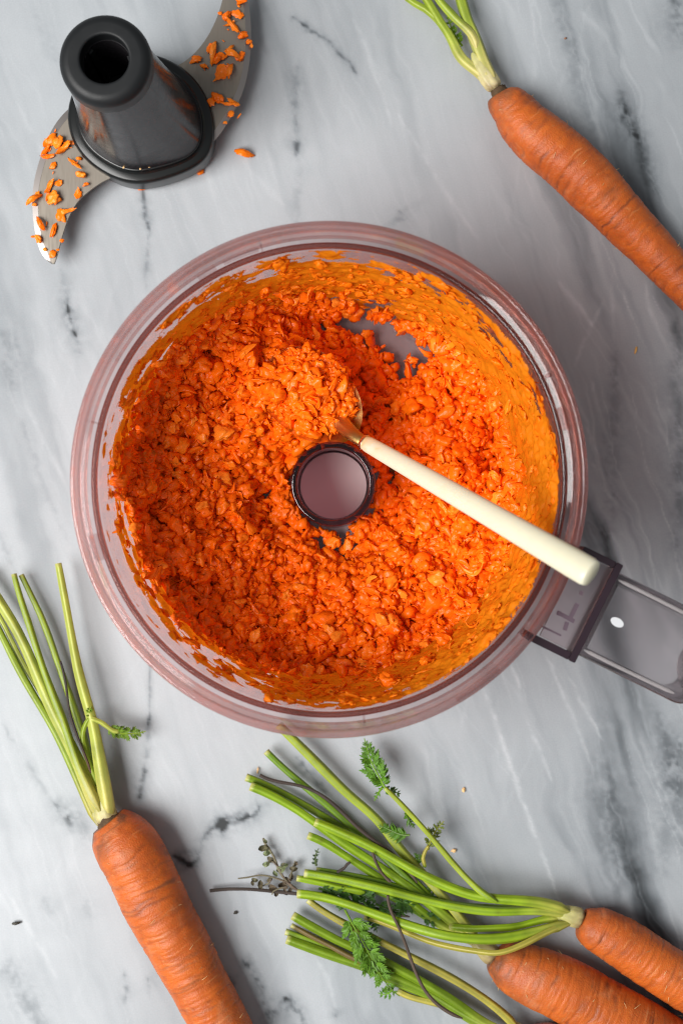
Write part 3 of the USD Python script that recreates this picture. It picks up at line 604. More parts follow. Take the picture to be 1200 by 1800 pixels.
# ---------------------------------------------------------------- blade assembly
blade = thing('chopping_blade', 'black food processor blade hub with two curved steel blades', 'processor blade', at=P(239, 210, 0.0))
hc = P(239, 210, 0.012)[:2]
dirs = np.array([0, 16, 30, 45, 65, 90, 118, 150, 180, 210, 240, 270, 300, 330, 360])
rad = np.array([137, 143, 143, 132, 120, 116, 112, 115, 118, 118, 115, 115, 118, 126, 137]) * S(0.014)
def flange(z_list, n=140):
    a = np.linspace(0, 2 * np.pi, n, endpoint=False)
    base = CubicSpline(dirs, rad, bc_type='periodic')(np.degrees(a))
    vs = [np.stack([hc[0] + (base - ins) * np.cos(-a), hc[1] + (base - ins) * np.sin(-a), np.full(n, z)], -1) for ins, z in z_list]
    v = np.array(vs).reshape(-1, 3); L = len(z_list)
    f = tri(grid_faces(L, n, True))
    v = np.vstack([v, [hc[0], hc[1], z_list[0][1]], [hc[0], hc[1], z_list[-1][1]]]); k = np.arange(n)
    f = np.vstack([f, np.stack([np.full(n, L * n), (k + 1) % n, k], 1), np.stack([np.full(n, L * n + 1), (L - 1) * n + k, (L - 1) * n + (k + 1) % n], 1)])
    m = trimesh.Trimesh(v, f, process=False); m.fix_normals(); return m
obj('hub_flange', flange([(0.003, 0.001), (0.0005, 0.002), (0.0, 0.004), (0.0, 0.0150), (0.0006, 0.0163), (0.0018, 0.0170), (0.0042, 0.0172), (0.0050, 0.0180), (0.0051, 0.0195), (0.0054, 0.0203), (0.0062, 0.0206), (0.0095, 0.0207)]), M['gloss_black'], blade, smooth=35)
ZT = 0.106
top_c = P(183, 102, ZT)[:2]
def cone(secs, n=120):
    """Round sections (z, radius, how far between the flange's centre and the top's)."""
    a = np.linspace(0, 2 * np.pi, n, endpoint=False); vs = []
    for z, r, k in secs:
        c = hc + (top_c - hc) * k
        rr = r if np.ndim(r) else np.full(n, r)
        vs.append(np.stack([c[0] + rr * np.cos(a), c[1] + rr * np.sin(a), np.full(n, z)], -1))
    v = np.array(vs).reshape(-1, 3); return trimesh.Trimesh(v, tri(grid_faces(len(secs), n, True, True)), process=False)
def body_r(z): return np.interp(z, [0.020, 0.03, 0.06, 0.098], [0.0275, 0.0262, 0.0224, 0.0182])
fl_r = CubicSpline(dirs, rad, bc_type='periodic')(np.degrees(np.mod(-np.linspace(0, 2 * np.pi, 120, endpoint=False), 2 * np.pi))) - 0.0058
def body_sec(z):
    k = np.clip((z - 0.0205) / 0.078, 0, 1) ** 0.8
    return fl_r * (1 - k) + 0.0183 * k
secs = [(z, body_sec(z), (z - .012) / .094) for z in np.linspace(0.0205, 0.0985, 14)] + [(0.0985, 0.010, .92), (0.0205, 0.010, .09)]
hb = cone(secs); hb.fix_normals()
obj('hub_body', hb, M['gloss_plastic'], blade, smooth=40)
Ro, Ri = 82 * S(ZT), 43 * S(ZT)
cp = [(Ri, 0.045), (Ri + 0.002, 0.045), (Ri + 0.002, 0.0935), (Ro - 0.0006, 0.0935), (Ro, 0.0945)] + [(Ro, ZT - 0.0048)] + arc(Ro - 0.0048, ZT - 0.0048, 0.0048, 8, 88, 9) + [(Ri + 0.0016, ZT)] + arc(Ri + 0.0010, ZT - 0.0010, 0.0010, 80, 180, 5)
obj('hub_cap', lathe(cp, top_c[0], top_c[1], 140), M['black_plastic'], blade, smooth=35)
obj('hub_socket', lathe([(1e-6, 0.050), (Ri - 0.0002, 0.050), (Ri - 0.0002, 0.052), (1e-6, 0.052)], top_c[0], top_c[1], 60), M['black_plastic'], blade, smooth=30)
for k in range(3):                                    # grip ribs inside the socket
    a = math.radians(20 + 120 * k); c = top_c + (Ri - 0.0006) * np.array([math.cos(a), math.sin(a)])
    q = trimesh.creation.box([0.0014, 0.0022, 0.042]); q.apply_transform(trimesh.transformations.rotation_matrix(a, [0, 0, 1])); q.apply_translation([c[0], c[1], 0.075])
    obj('socket_rib', q, M['black_plastic'], blade, smooth=30)
def sickle(outer, inner, z, name):
    n = 60
    O = resample(np.array([(a, b, 0) for a, b in outer], float), n)[:, :2]; I = resample(np.array([(a, b, 0) for a, b in inner], float), n)[:, :2]
    O = np.array([P(a, b, z) for a, b in O]); I = np.array([P(a, b, z) for a, b in I])
    wd = np.linalg.norm(I - O, axis=1, keepdims=True); dr = (I - O) / np.maximum(wd, 1e-9)
    bev = np.minimum(0.0032, wd * 0.4)
    B = O + dr * bev
    up = np.array([0, 0, 1.0])
    rows = [O - up * 0.0008, B, I, I - up * 0.0016, O - up * 0.0011]
    v = np.stack([np.array(r_) for r_ in rows], 1).reshape(-1, 3)
    f = tri(grid_faces(n, 5, True))
    e = (n - 1) * 5
    caps = [[0, 2, 1], [0, 3, 2], [0, 4, 3], [e, e + 1, e + 2], [e, e + 2, e + 3], [e, e + 3, e + 4]]
    m = trimesh.Trimesh(v, np.vstack([f, caps]), process=False); m.fix_normals()
    o = obj(name, m, M['steel'], blade, smooth=20)
    ev_ = np.stack([O - up * 0.00078 + up * 0.0001, B + up * 0.0001, B - up * 0.0002, O - up * 0.0010], 1).reshape(-1, 3)
    fm = trimesh.Trimesh(ev_, np.vstack([tri(grid_faces(n, 4, True)), [[0, 2, 1], [0, 3, 2], [e // 5 * 4, e // 5 * 4 + 1, e // 5 * 4 + 2], [e // 5 * 4, e // 5 * 4 + 2, e // 5 * 4 + 3]]]), process=False); fm.fix_normals()
    obj('cutting_edge', fm, M['edge_steel'], o, smooth=20)
    return o
ZBL, ZBR = 0.0125, 0.0135
sickle([(150, 172), (118, 192), (98, 215), (80, 250), (66, 290), (57, 335), (57, 375), (62, 412), (74, 447), (90, 463)], [(235, 300), (200, 310), (180, 319), (158, 334), (140, 350), (124, 374), (113, 402), (105, 430), (99, 452), (95, 463)], ZBL, 'blade')
sickle([(340, 290), (366, 258), (388, 232), (410, 196), (428, 155), (438, 108), (441, 60), (438, 15), (426, -30), (408, -62)], [(270, 130), (300, 119), (318, 111), (336, 98), (356, 76), (372, 50), (384, 22), (392, -6), (398, -35), (403, -62)], ZBR, 'blade')

# bits of carrot on the blades and crumbs on the marble
def bit(px, py, z, spx, ang, kind, label, cat, group, mat_, name='carrot_bit', thick=0.8):
    rng = np.random.default_rng(int(px * 7 + py * 131) % 99991)
    v, f = flake(kind, rng); s = spx * S(z) * (0.86 if name == 'carrot_bit' else 1.0)
    lo = v[:, 2].min()
    v = v.copy(); v[:, 1] *= 0.85; v[:, 2] *= thick
    v[:, 2] -= v[:, 2].min()
    c, sn = math.cos(math.radians(ang)), math.sin(math.radians(ang))
    v = v @ np.array([[c, sn, 0], [-sn, c, 0], [0, 0, 1]])
    o = obj(name, trimesh.Trimesh(v * s + P(px, py, z) + [0, 0, 0.00015], f, process=False), mat_, None, smooth=60)
    return tag(o, label, cat, group)
LB = [(82, 262, 22, 60), (92, 245, 26, 50), (112, 262, 30, 40), (104, 250, 26, 75), (85, 275, 20, 10), (95, 291, 16, 60), (133, 289, 22, -35), (143, 308, 22, -10), (152, 324, 12, 20), (138, 341, 20, 80), (88, 329, 26, 60), (96, 350, 26, 55), (85, 343, 18, 80), (103, 322, 16, 15), (60, 351, 26, 35), (66, 344, 16, 60), (73, 394, 24, -65), (107, 380, 26, -60), (122, 370, 22, 15), (114, 372, 16, 0), (95, 405, 22, 70), (93, 447, 16, 60), (139, 279, 12, 0), (69, 421, 16, -55), (109, 423, 9, 0), (82, 252, 18, 70), (124, 250, 18, 0)]
RB = [(346, 105, 22, 20), (359, 117, 13, 0), (375, 92, 34, 80), (383, 104, 24, 30), (370, 84, 20, 70), (410, 98, 28, -25), (404, 90, 20, 60), (423, 101, 18, 40), (390, 126, 32, 60), (405, 128, 22, 80), (384, 134, 20, 50), (383, 173, 26, -25), (371, 180, 20, 60), (402, 183, 22, 0), (412, 182, 20, -30), (398, 29, 20, 60), (419, 25, 22, -20), (410, 47, 30, -50), (404, 42, 18, 30), (427, 63, 20, 30), (438, 73, 12, 0), (406, 201, 14, 30), (396, 215, 9, 0), (426, 2, 18, 20), (388, 98, 22, 0)]
for i, (a, b, s, an) in enumerate(LB): bit(a, b, ZBL, s, an, (1, 2, 1, 0)[i % 4] if s > 14 else 0, 'bright orange carrot bit stuck to the lower left steel blade', 'carrot bit', 'carrot bits on the lower left blade', FLESH[i % 4])
for i, (a, b, s, an) in enumerate(RB): bit(a, b, ZBR, s, an, (2, 1, 1, 0)[i % 4] if s > 14 else 0, 'bright orange carrot bit stuck to the upper right steel blade', 'carrot bit', 'carrot bits on the upper right blade', FLESH[(i + 1) % 4])
rx = np.random.default_rng(77)
for lst, z_, lab, grp in ((LB, ZBL, 'bright orange carrot bit stuck to the lower left steel blade', 'carrot bits on the lower left blade'), (RB, ZBR, 'bright orange carrot bit stuck to the upper right steel blade', 'carrot bits on the upper right blade')):
    for i in range(22):
        a, b, s, an = lst[rx.integers(0, len(lst))]
        bit(a + rx.normal(0, 7), b + rx.normal(0, 7), z_, rx.uniform(4, 10), rx.uniform(0, 180), (1, 0)[i % 2], lab, 'carrot bit', grp, FLESH[i % 4])
bit(427, 271, 0, 25, -10, 1, 'flat orange carrot scrap alone on the marble right of the black hub', 'carrot scrap', None, FLESH[1], 'carrot_scrap', 0.8)
bit(352, 303, 0, 12, 30, 0, 'tiny orange carrot crumb on marble below the right edge of the hub', 'carrot crumb', None, FLESH[1], 'carrot_crumb')
bit(249, 331, 0, 12, 0, 0, 'tiny orange carrot crumb on marble just under the hub base', 'carrot crumb', None, FLESH[1], 'carrot_crumb')
pale = simple('pale_crumb', (0.80, 0.50, 0.22), 0.5)
bit(814, 1388, 0, 8, 80, 0, 'tiny pale crumb on the open marble below the bowl, the one nearer the bowl', 'crumb', None, pale, 'pale_crumb')
bit(797, 1495, 0, 8, 20, 0, 'tiny pale crumb on the marble just right of the brownish leaf sprig', 'crumb', None, pale, 'pale_crumb')
bit(1117, 615, 0, 9, 70, 1, 'tiny yellow crumb on the grey marble right of the bowl', 'crumb', None, simple('yellow_crumb', (0.75, 0.45, 0.12), 0.5), 'pale_crumb')
bit(453, 1354, 0, 8, 80, 1, 'tiny pale crumb on the marble by the cut green stem ends', 'crumb', None, pale, 'pale_crumb')
drk = simple('dark_speck', (0.05, 0.045, 0.035), 0.7)
bit(29, 1622, 0, 11, 10, 1, 'small dark leaf speck on marble at the far left', 'speck', None, drk, 'leaf_speck')
bit(414, 1604, 0, 7, 10, 0, 'small dark speck on marble below the dry twig end', 'speck', None, drk, 'leaf_speck')
bit(993, 67, 0, 5, 10, 0, 'minute brown speck on grey marble above the upper right carrot', 'speck', None, simple('brown_speck', (0.3, 0.14, 0.08), 0.7), 'leaf_speck')
for i, (a, b) in enumerate(((205, 283), (218, 294), (247, 296), (262, 292), (332, 272))):      # crumbs on the flange
    bit(a, b, 0.0209 if i < 4 else 0.0175, 5, 40 * i, 0, 'minute pale carrot fleck on the black hub base', 'carrot fleck', 'flecks on the hub base', pale, 'carrot_fleck')

# ---------------------------------------------------------------- whole carrots
def carrot_root(st, seed, tone=1.0, scars=26, dirt=0.7, grooves=1.0):
    rng = np.random.default_rng(seed)
    st = np.array(st, float)
    rmax = st[:, 2].max() * S(0.013)
    pts = []
    for px, py, rp in st:
        r = rp * S(0.012); z = max(r, 0.0012) if rp < st[:, 2].max() * .55 and len(pts) > 3 else max(r, rmax * 0.86)
        pts.append([*P(px, py, z), r])
    pts = np.array(pts)
    d = np.r_[0, np.cumsum(np.linalg.norm(np.diff(pts[:, :3], axis=0), axis=1))]
    L = d[-1]; n = int(L / 0.0005) + 2; s = np.linspace(0, L, n)
    path = np.stack([CubicSpline(d, pts[:, 0])(s), CubicSpline(d, pts[:, 1])(s), PchipInterpolator(d, pts[:, 2])(s)], 1)
    r = PchipInterpolator(d, pts[:, 3])(s)
    na = 96; a = np.linspace(0, 2 * np.pi, na, endpoint=False)
    Sg, A = np.meshgrid(s, a, indexing='ij')
    ca, sa_ = np.cos(A), np.sin(A)
    warp = (meshkit.fbm(np.stack([ca * 1.2, sa_ * 1.2, Sg / 0.02], -1), 3, seed) - 0.5) * 0.006
    Sw = Sg + warp
    groove = np.zeros_like(Sg); dark = np.zeros_like(Sg); light = np.zeros_like(Sg)
    for k in range(int(scars * 4.2)):
        s0 = L * rng.uniform(0.02, 0.95) ** 1.1; w = rng.uniform(0.00035, 0.0009); a0, da = rng.uniform(0, 2 * np.pi), rng.uniform(0.35, 1.5)
        ang = np.abs(np.mod(A - a0 + np.pi, 2 * np.pi) - np.pi)
        m = np.exp(-((Sw - s0) / w) ** 2) * smoothstep(da, da * 0.4, ang)
        groove += m * rng.uniform(0.15, 1.0); dark += m * rng.uniform(0, 1)
    for k in range(int(scars * 4)):
        s0 = L * rng.uniform(0.02, 0.98); w = rng.uniform(0.0002, 0.0004); a0, da = rng.uniform(0, 2 * np.pi), rng.uniform(0.1, 0.6)
        ang = np.abs(np.mod(A - a0 + np.pi, 2 * np.pi) - np.pi)
        light += np.exp(-((Sw - s0) / w) ** 2) * smoothstep(da, da * 0.3, ang) * rng.uniform(0, .8)
    band = meshkit.fbm(np.stack([ca * 0.5, sa_ * 0.5, Sw / 0.0042], -1), 3, seed + 1) - 0.5
    fine = meshkit.fbm(np.stack([ca * 1.5, sa_ * 1.5, Sw / 0.0009], -1), 2, seed + 2) - 0.5
    lump = meshkit.fbm(np.stack([ca * 1.0, sa_ * 1.0, Sg / 0.03], -1), 3, seed + 3) - 0.5
    R_ = r[:, None] * (1 + 0.11 * lump) + (band * 0.00055 + fine * 0.00032 - groove * 0.00030 * grooves) * smoothstep(0, 0.004, Sg)
    t, side, up = frames(path)
    V = path[:, None] + R_[..., None] * (ca[..., None] * side[:, None] + sa_[..., None] * up[:, None])
    V[..., 2] += -np.minimum(V[..., 2].min(axis=1, keepdims=True) - 0.0002, 0) * 1.0
    mot = meshkit.fbm(V / 0.011, 4, seed + 5); mo2 = meshkit.fbm(V / 0.0028, 3, seed + 6)
    c0, c1, c2 = np.array([0.58, 0.128, 0.017]), np.array([0.50, 0.108, 0.018]), np.array([0.32, 0.066, 0.016])
    k = smoothstep(0.35, 0.70, mot)[..., None]
    col = c0 * (1 - k) + c1 * k
    k = (smoothstep(0.5, 0.75, mo2) * 0.35 + np.clip(-band * 1.2, 0, .4))[..., None]
    col = col * (1 - k) + c2 * k
    dk = np.clip(dark * 0.7, 0, .85)[..., None] * smoothstep(0.3, 0.6, meshkit.fbm(V / 0.006, 3, seed + 7))[..., None]
    col = col * (1 - dk) + np.array([0.16, 0.045, 0.02]) * dk
    lt = np.clip(light * 0.45, 0, .6)[..., None]
    col = col * (1 - lt) + np.array([0.86, 0.40, 0.16]) * lt
    # earth near the crown and in pores
    dd = (np.exp(-Sg / 0.010) * smoothstep(0.42, 0.7, meshkit.fbm(V / 0.007, 4, seed + 8)) * dirt * 1.5).clip(0, .8)[..., None]
    col = col * (1 - dd) + np.array([0.12, 0.055, 0.03]) * dd
    pf = (smoothstep(0.56, 0.74, meshkit.fbm(V / 0.009, 4, seed + 12)) * 0.24 * smoothstep(0.3, .6, mo2))[..., None]
    col = col * (1 - pf) + np.array([0.66, 0.30, 0.15]) * pf
    so = (smoothstep(0.60, 0.74, meshkit.fbm(np.stack([ca * .8, sa_ * .8, Sw / 0.004], -1), 4, seed + 13)) * dirt * .55)[..., None]
    col = col * (1 - so) + np.array([0.20, 0.075, 0.035]) * so
    pore = smoothstep(0.80, 0.86, meshkit.noise(V / 0.0013, seed + 9))[..., None] * 0.12
    col = col * (1 - pore) + np.array([0.80, 0.42, 0.20]) * pore
    v = V.reshape(-1, 3); f = tri(grid_faces(n, na, True))
    v = np.vstack([v, path[0], path[-1]]); kk = np.arange(na); e = (n - 1) * na
    f = np.vstack([f, np.stack([np.full(na, len(v) - 2), (kk + 1) % na, kk], 1), np.stack([np.full(na, len(v) - 1), e + kk, e + (kk + 1) % na], 1)])
    cols = np.vstack([col.reshape(-1, 3) * tone * 0.96, [[0.12, 0.06, 0.03]], [[0.6, 0.2, 0.05]]]).clip(0, .95)
    m = trimesh.Trimesh(v, f, process=False)
    if m.volume < 0: m.invert()
    return m, cols, path, r
GREEN, PALE, DARKG, YEL = np.array([0.24, 0.42, 0.025]), np.array([0.56, 0.60, 0.22]), np.array([0.12, 0.26, 0.018]), np.array([0.42, 0.44, 0.09])
def stem_obj(parent, pts, r0, r1, z0=0.0, z1=0.0, c0=PALE, c1=GREEN, pale_to=0.3, zs=None, seed=1, cut=True, name='stem', mat_=None, spots=0.4, squash=0.9, label=None):
    """A stalk traced through photo pixels from the crown (first) to its tip; radii in pixels, heights in metres."""
    k = np.linspace(0, 1, len(pts)); zs = np.interp(k, np.linspace(0, 1, len(zs)), zs) if zs is not None else z0 + (z1 - z0) * k
    arr = np.array([P(a, b, z) for (a, b), z in zip(pts, zs)])
    d = np.linalg.norm(np.diff(arr, axis=0), axis=1).sum(); n = max(16, int(d / 0.0022))
    p = resample(arr, n) if len(arr) > 2 else arr[0] + np.linspace(0, 1, n)[:, None] * (arr[1] - arr[0])
    rng = np.random.default_rng(seed); u = np.linspace(0, 1, n)
    p[:, :2] += np.stack([np.interp(u, np.linspace(0, 1, 6), rng.normal(0, .00022, 6)) for _ in (0, 1)], 1)
    rr = (r0 + (r1 - r0) * u ** 0.6) * S(0.006) * 0.92 * (1 + 0.05 * np.sin(u * 17 + seed)) * (0.35 + 0.65 * np.minimum(u / 0.05, 1))
    p[:, 2] = np.maximum(p[:, 2], rr * squash + 0.0002)
    m = tube(p, rr, 16, 0.10, 5, seed, squash)
    g = smoothstep(0, pale_to, u)[:, None]
    col = c0 * (1 - g) + c1 * g
    col = np.repeat(col[:, None], 16, 1)
    a = np.arange(16)
    stripe = 1 + 0.24 * np.cos(5 * a * 2 * np.pi / 16 + seed)[None, :, None] * np.array([1, .8, 1.2])
    V = np.array(m.vertices)[:-2].reshape(n, 16, 3)
    mott = meshkit.fbm(V / 0.006, 4, seed + 3)[..., None]
    col = col * stripe * (0.62 + 0.76 * mott)
    sp = smoothstep(0.73, 0.80, meshkit.fbm(V / 0.0032, 3, seed + 5))[..., None] * spots
    col = col * (1 - sp) + np.array([0.10, 0.07, 0.02]) * sp
    col[-1] = (np.array([0.52, 0.60, 0.26]) if cut else col[-1])
    cols = np.vstack([col.reshape(-1, 3), c0[None], np.array([[0.60, 0.68, 0.36]]) if cut else c1[None]])
    if mat_ is None: cols = cols * np.array([0.84, 0.70, 0.54])
    o = obj(name, m, mat_ or M['stem'], parent, smooth=True, cd=cols)
    if label: tag(o, label)
    return p
def frond(parent, pts, length, nside, z0, z1, color, seed, comb=False, droop=0.3, dense=1.0, label=None, name='leaf_frond', both=True, taper=0.7, mat_=None):
    """A feathery leaf: a thin rachis, side stalks in pairs, each with small pointed leaflets; sizes in photo pixels."""
    rng = np.random.default_rng(seed)
    k = np.linspace(0, 1, len(pts)); arr = np.array([P(a, b, z0 + (z1 - z0) * q) for (a, b), q in zip(pts, k)])
    p = resample(arr, 30); t, s, up = frames(p)
    V, Fc, C, nv = [], [], [], 0
    def add(m, col):
        nonlocal nv
        v = np.array(m.vertices); V.append(v); Fc.append(np.array(m.faces) + nv); nv += len(v)
        C.append(np.clip(np.tile(col, (len(v), 1)) * rng.uniform(.75, 1.25), 0, .9))
    add(tube(p, np.linspace(2.2, 0.8, 30) * S(0) * 1.0, 6), color * [1.5, 1.25, 1.2])
    def leaflet(base, d, n, L, W):
        d = d / np.linalg.norm(d); sd = np.cross(n, d); sd /= np.linalg.norm(sd) + 1e-9
        us = np.array([0, .3, .65, 1.0]); ws = np.array([.25, 1.0, .75, 0.02]) * W
        curl = rng.uniform(-.35, .15)
        mid = base + d * (us * L)[:, None] + n * (curl * us ** 2 * L)[:, None]
        l_, r_ = mid + sd * ws[:, None] + n * (0.3 * ws)[:, None], mid - sd * ws[:, None] + n * (0.3 * ws)[:, None]
        v = np.stack([l_, mid, r_], 1).reshape(-1, 3); th = n * 0.00018
        v = np.vstack([v, v - th]); q = tri(grid_faces(4, 3)); q2 = q[:, ::-1] + 12
        b = [0, 3, 6, 9, 10, 11, 8, 5, 2, 1]; bb = [[b[i], b[(i + 1) % 10], b[(i + 1) % 10] + 12] for i in range(10)] + [[b[i], b[(i + 1) % 10] + 12, b[i] + 12] for i in range(10)]
        add(trimesh.Trimesh(v, np.vstack([q, q2, bb]), process=False), color)
    for i in range(nside):
        u = 0.12 + 0.86 * i / max(nside - 1, 1); j = min(int(u * 29), 28); prof = (math.sin(math.pi * min(u * .9 + .12, 1)) ** 0.6) * (1 - taper * u * 0.5)
        for sg in ((-1, 1) if both else (1,)):
            L = length * S(0) * prof * rng.uniform(.75, 1.2)
            d = s[j] * sg * rng.uniform(.7, 1) + t[j] * rng.uniform(.55, 1.0) + up[j] * rng.normal(0.12, droop)
            d /= np.linalg.norm(d)
            nn = up[j] + s[j] * rng.normal(0, .35) + t[j] * rng.normal(0, .25); nn -= d * (nn @ d); nn /= np.linalg.norm(nn)
            if comb:
                leaflet(p[j], d, nn, L, L * .16); continue
            q = p[j] + d * np.linspace(0, L, 6)[:, None]
            add(tube(q, np.linspace(1.0, .5, 6) * S(0) * .6, 5), color * 1.1)
            sd = np.cross(nn, d); m = max(3, int(5 * dense * prof) + 2)
            for w in range(m):
                b = p[j] + d * L * (0.22 + 0.72 * w / m)
                for s2 in (-1, 1):
                    ll = L * (0.52 - 0.28 * w / m) * rng.uniform(.7, 1.2)
                    leaflet(b, d * rng.uniform(.7, 1.1) + sd * s2 * rng.uniform(.5, .9) + nn * rng.normal(0, .2), nn, ll, ll * rng.uniform(.16, .24))
            leaflet(p[j] + d * L * .9, d, nn, L * .32, L * .07)
    v = np.vstack(V); v[:, 2] = np.maximum(v[:, 2], 0.0006 + 0.0004 * np.sin(np.arange(len(v))))
    o = obj(name, trimesh.Trimesh(v, np.vstack(Fc), process=False), mat_ or M['leaf'], parent, smooth=False, cd=np.vstack(C))
    if label: tag(o, label)
    return o
def hairs(parent, path, r, seed, n=16):
    rng = np.random.default_rng(seed); t, sd, up = frames(path); parts = []
    for _ in range(n):
        i = rng.integers(6, int(len(path) * .75)); a = rng.uniform(-0.3, np.pi + 0.3)
        o = sd[i] * math.cos(a) + up[i] * math.sin(a); tg = -sd[i] * math.sin(a) + up[i] * math.cos(a)
        L = rng.uniform(.0012, .0036); k = np.linspace(0, 1, 5)[:, None]; dr = rng.normal(0, .5)
        p = path[i] + o * (r[i] * .99 + L * .45 * np.sin(k * 1.6)) + (tg * rng.choice([-1, 1]) + t[i] * dr) * L * k
        p[:, 2] = np.maximum(p[:, 2], .0004)
        parts.append(tube(p, np.linspace(.00016, .00005, 5), 5))
    m = trimesh.util.concatenate(parts)
    obj('root_hairs', m, M['dry'], parent, smooth=True, cd=np.tile([.62, .42, .20], (len(m.vertices), 1)))
def crown(parent, st, seed):
    """The dark ring of old leaf bases between the root and the stalks."""
    a, b = np.array(st[0], float), np.array(st[1], float); d = (a - b)[:2]; d /= np.linalg.norm(d)
    z = 0.86 * max(x[2] for x in st) * S(.013)
    rng = np.random.default_rng(seed); n = 14
    pts = np.array([P(*(a[:2] - d * 6 + d * q), z) for q in np.linspace(0, 19, n)])
    rr = np.interp(np.linspace(0, 1, n), [0, .35, .7, 1], [a[2] * .74, a[2] * .68, a[2] * .56, a[2] * .5]) * S(.013)
    m = tube(pts, rr, 36); V = np.array(m.vertices)
    V += (meshkit.fbm(V / 0.0016, 3, seed)[:, None] - .5) * 0.0013 * rng.normal(0, 1, V.shape).round(0).clip(-1, 1)
    k = meshkit.fbm(V / 0.002, 3, seed + 1)[:, None]
    obj('crown', trimesh.Trimesh(V, m.faces, process=False), M['dry'], parent, smooth=True, cd=np.array([0.035, 0.022, 0.014]) * (1 - k) + np.array([0.16, 0.10, 0.05]) * k)
def neck(parent, pts, r, z, seed, c0=np.array([0.52, 0.48, 0.24]), c1=np.array([0.50, 0.56, 0.17])):
    """Pale swollen base where the stalks join."""
    arr = np.array([P(a, b, z if not np.ndim(z) else z[i]) for i, (a, b) in enumerate(pts)]); p = resample(arr, 24); u = np.linspace(0, 1, 24)
    rr = np.interp(u, np.linspace(0, 1, len(r)), r) * S(.012) * np.sqrt(1 - (0.97 * (2 * u - 1)) ** 10)
    m = tube(p, rr, 30, .05, 7, seed, .85); V = np.array(m.vertices)
    k = np.clip(np.r_[np.repeat(u, 30), 0, 1], 0, 1)[:, None]; col = (c0 * (1 - k) + c1 * k) * np.array([.82, .75, .7]) * (.6 + .8 * meshkit.fbm(V / .003, 3, seed))[:, None]; b_ = (smoothstep(.34, .02, k[:, 0]) * smoothstep(.35, .6, meshkit.fbm(V / .0025, 3, seed + 1)) * .75)[:, None]; col = col * (1 - b_) + np.array([.16, .10, .05]) * b_
    obj('stalk_base', m, M['stem'], parent, smooth=True, cd=col)

# A: upper right
stA = [(880, 166, 25), (886, 175, 32), (900, 190, 38), (919, 215, 44), (971, 262, 49), (1027, 312, 49), (1087, 377, 44), (1169, 462, 38), (1265, 565, 29), (1330, 635, 17), (1370, 680, 5)]
A_ = thing('carrot', 'slim orange carrot lying at the upper right, its pale stalks cut by the top edge', 'carrot', at=P(960, 255, 0))
m, cl, pa_, ra_ = carrot_root(stA, 101, 1.0, 30, .5); hairs(A_, pa_, ra_, 1); obj('root', m, M['carrot'], A_, smooth=True, cd=cl); crown(A_, stA, 5)
zA = 0.0115
neck(A_, [(872, 156), (858, 136), (840, 108), (830, 92)], [15, 16, 12, 5], zA, 3, np.array([0.62, 0.57, 0.34]), np.array([0.60, 0.64, 0.26]))
PA = np.array([0.62, 0.66, 0.28]); GA = np.array([0.32, 0.50, 0.06])
stem_obj(A_, [(866, 146), (846, 100), (828, 50), (808, -6), (800, -40)], 14, 9, zA + .001, 0.010, PA, GA, .7, seed=1)
stem_obj(A_, [(860, 146), (838, 124), (812, 102), (792, 64), (766, 24), (742, -10), (725, -35)], 12, 7, zA, 0.006, PA, GA, .6, seed=2)
stem_obj(A_, [(792, 62), (772, 36), (742, 14), (712, -8)], 7, 6, 0.009, 0.005, GA, GA, .2, seed=3)
stem_obj(A_, [(838, 84), (820, 50), (800, 32), (776, 4), (760, -20)], 8, 7, .0135, .011, PA, GA, .6, seed=4)
frond(A_, [(812, 80), (800, 62), (790, 40), (786, 22)], 15, 7, .006, .004, np.array([.22, .40, .02]), 6)

# B: lower left
stB = [(191, 1444, 33), (197, 1452, 41), (208, 1468, 51), (229, 1499, 57), (261, 1564, 57), (303, 1643, 55), (343, 1716, 53), (385, 1797, 50), (440, 1900, 41), (480, 1985, 25), (500, 2030, 7)]
B_ = thing('carrot', 'thick orange carrot at the lower left with long green stalks pointing up', 'carrot', at=P(240, 1520, 0))
m, cl, pa_, ra_ = carrot_root(stB, 202, 1.0, 26, .9); hairs(B_, pa_, ra_, 2); obj('root', m, M['carrot'], B_, smooth=True, cd=cl); crown(B_, stB, 8)
zB = 0.0135
neck(B_, [(191, 1447), (184, 1428), (176, 1402), (170, 1385)], [21, 21, 15, 8], zB, 4)
PB = np.array([0.50, 0.54, 0.18]); GB = np.array([0.25, 0.40, 0.035]); LB_ = np.array([0.42, 0.55, 0.13])
stem_obj(B_, [(193, 1444), (187, 1405), (175, 1340), (164, 1280), (145, 1206), (127, 1122), (112, 1040), (103, 990)], 16, 6, zB + .002, .014, PB, LB_, .3, seed=11)
stem_obj(B_, [(182, 1442), (165, 1405), (130, 1325), (100, 1265), (68, 1195), (32, 1115), (0, 1060), (-30, 1005)], 14, 8.5, zB + .001, .008, PB, LB_ * .95, .3, seed=12)
stem_obj(B_, [(174, 1428), (150, 1372), (118, 1288), (80, 1188), (52, 1105), (33, 1044), (24, 1009)], 10, 5.5, zB + .004, .009, PB, GB, .3, seed=13)
stem_obj(B_, [(170, 1390), (148, 1300), (122, 1220), (95, 1140), (66, 1072), (36, 1010)], 9, 5.5, zB - .002, .006, GB, GB, .3, seed=14)
stem_obj(B_, [(175, 1450), (140, 1378), (100, 1292), (62, 1228), (28, 1168), (0, 1112), (-30, 1055)], 9, 6, zB - .003, .005, YEL, GB, .3, seed=15)
stem_obj(B_, [(128, 1330), (84, 1240), (40, 1166), (0, 1088), (-20, 1050)], 5, 4.5, .006, .004, GB, LB_, .3, seed=16)
stem_obj(B_, [(172, 1385), (156, 1338), (147, 1300), (150, 1276), (158, 1263)], 9, 4, .012, .016, GB, GB, .3, seed=17, cut=False)
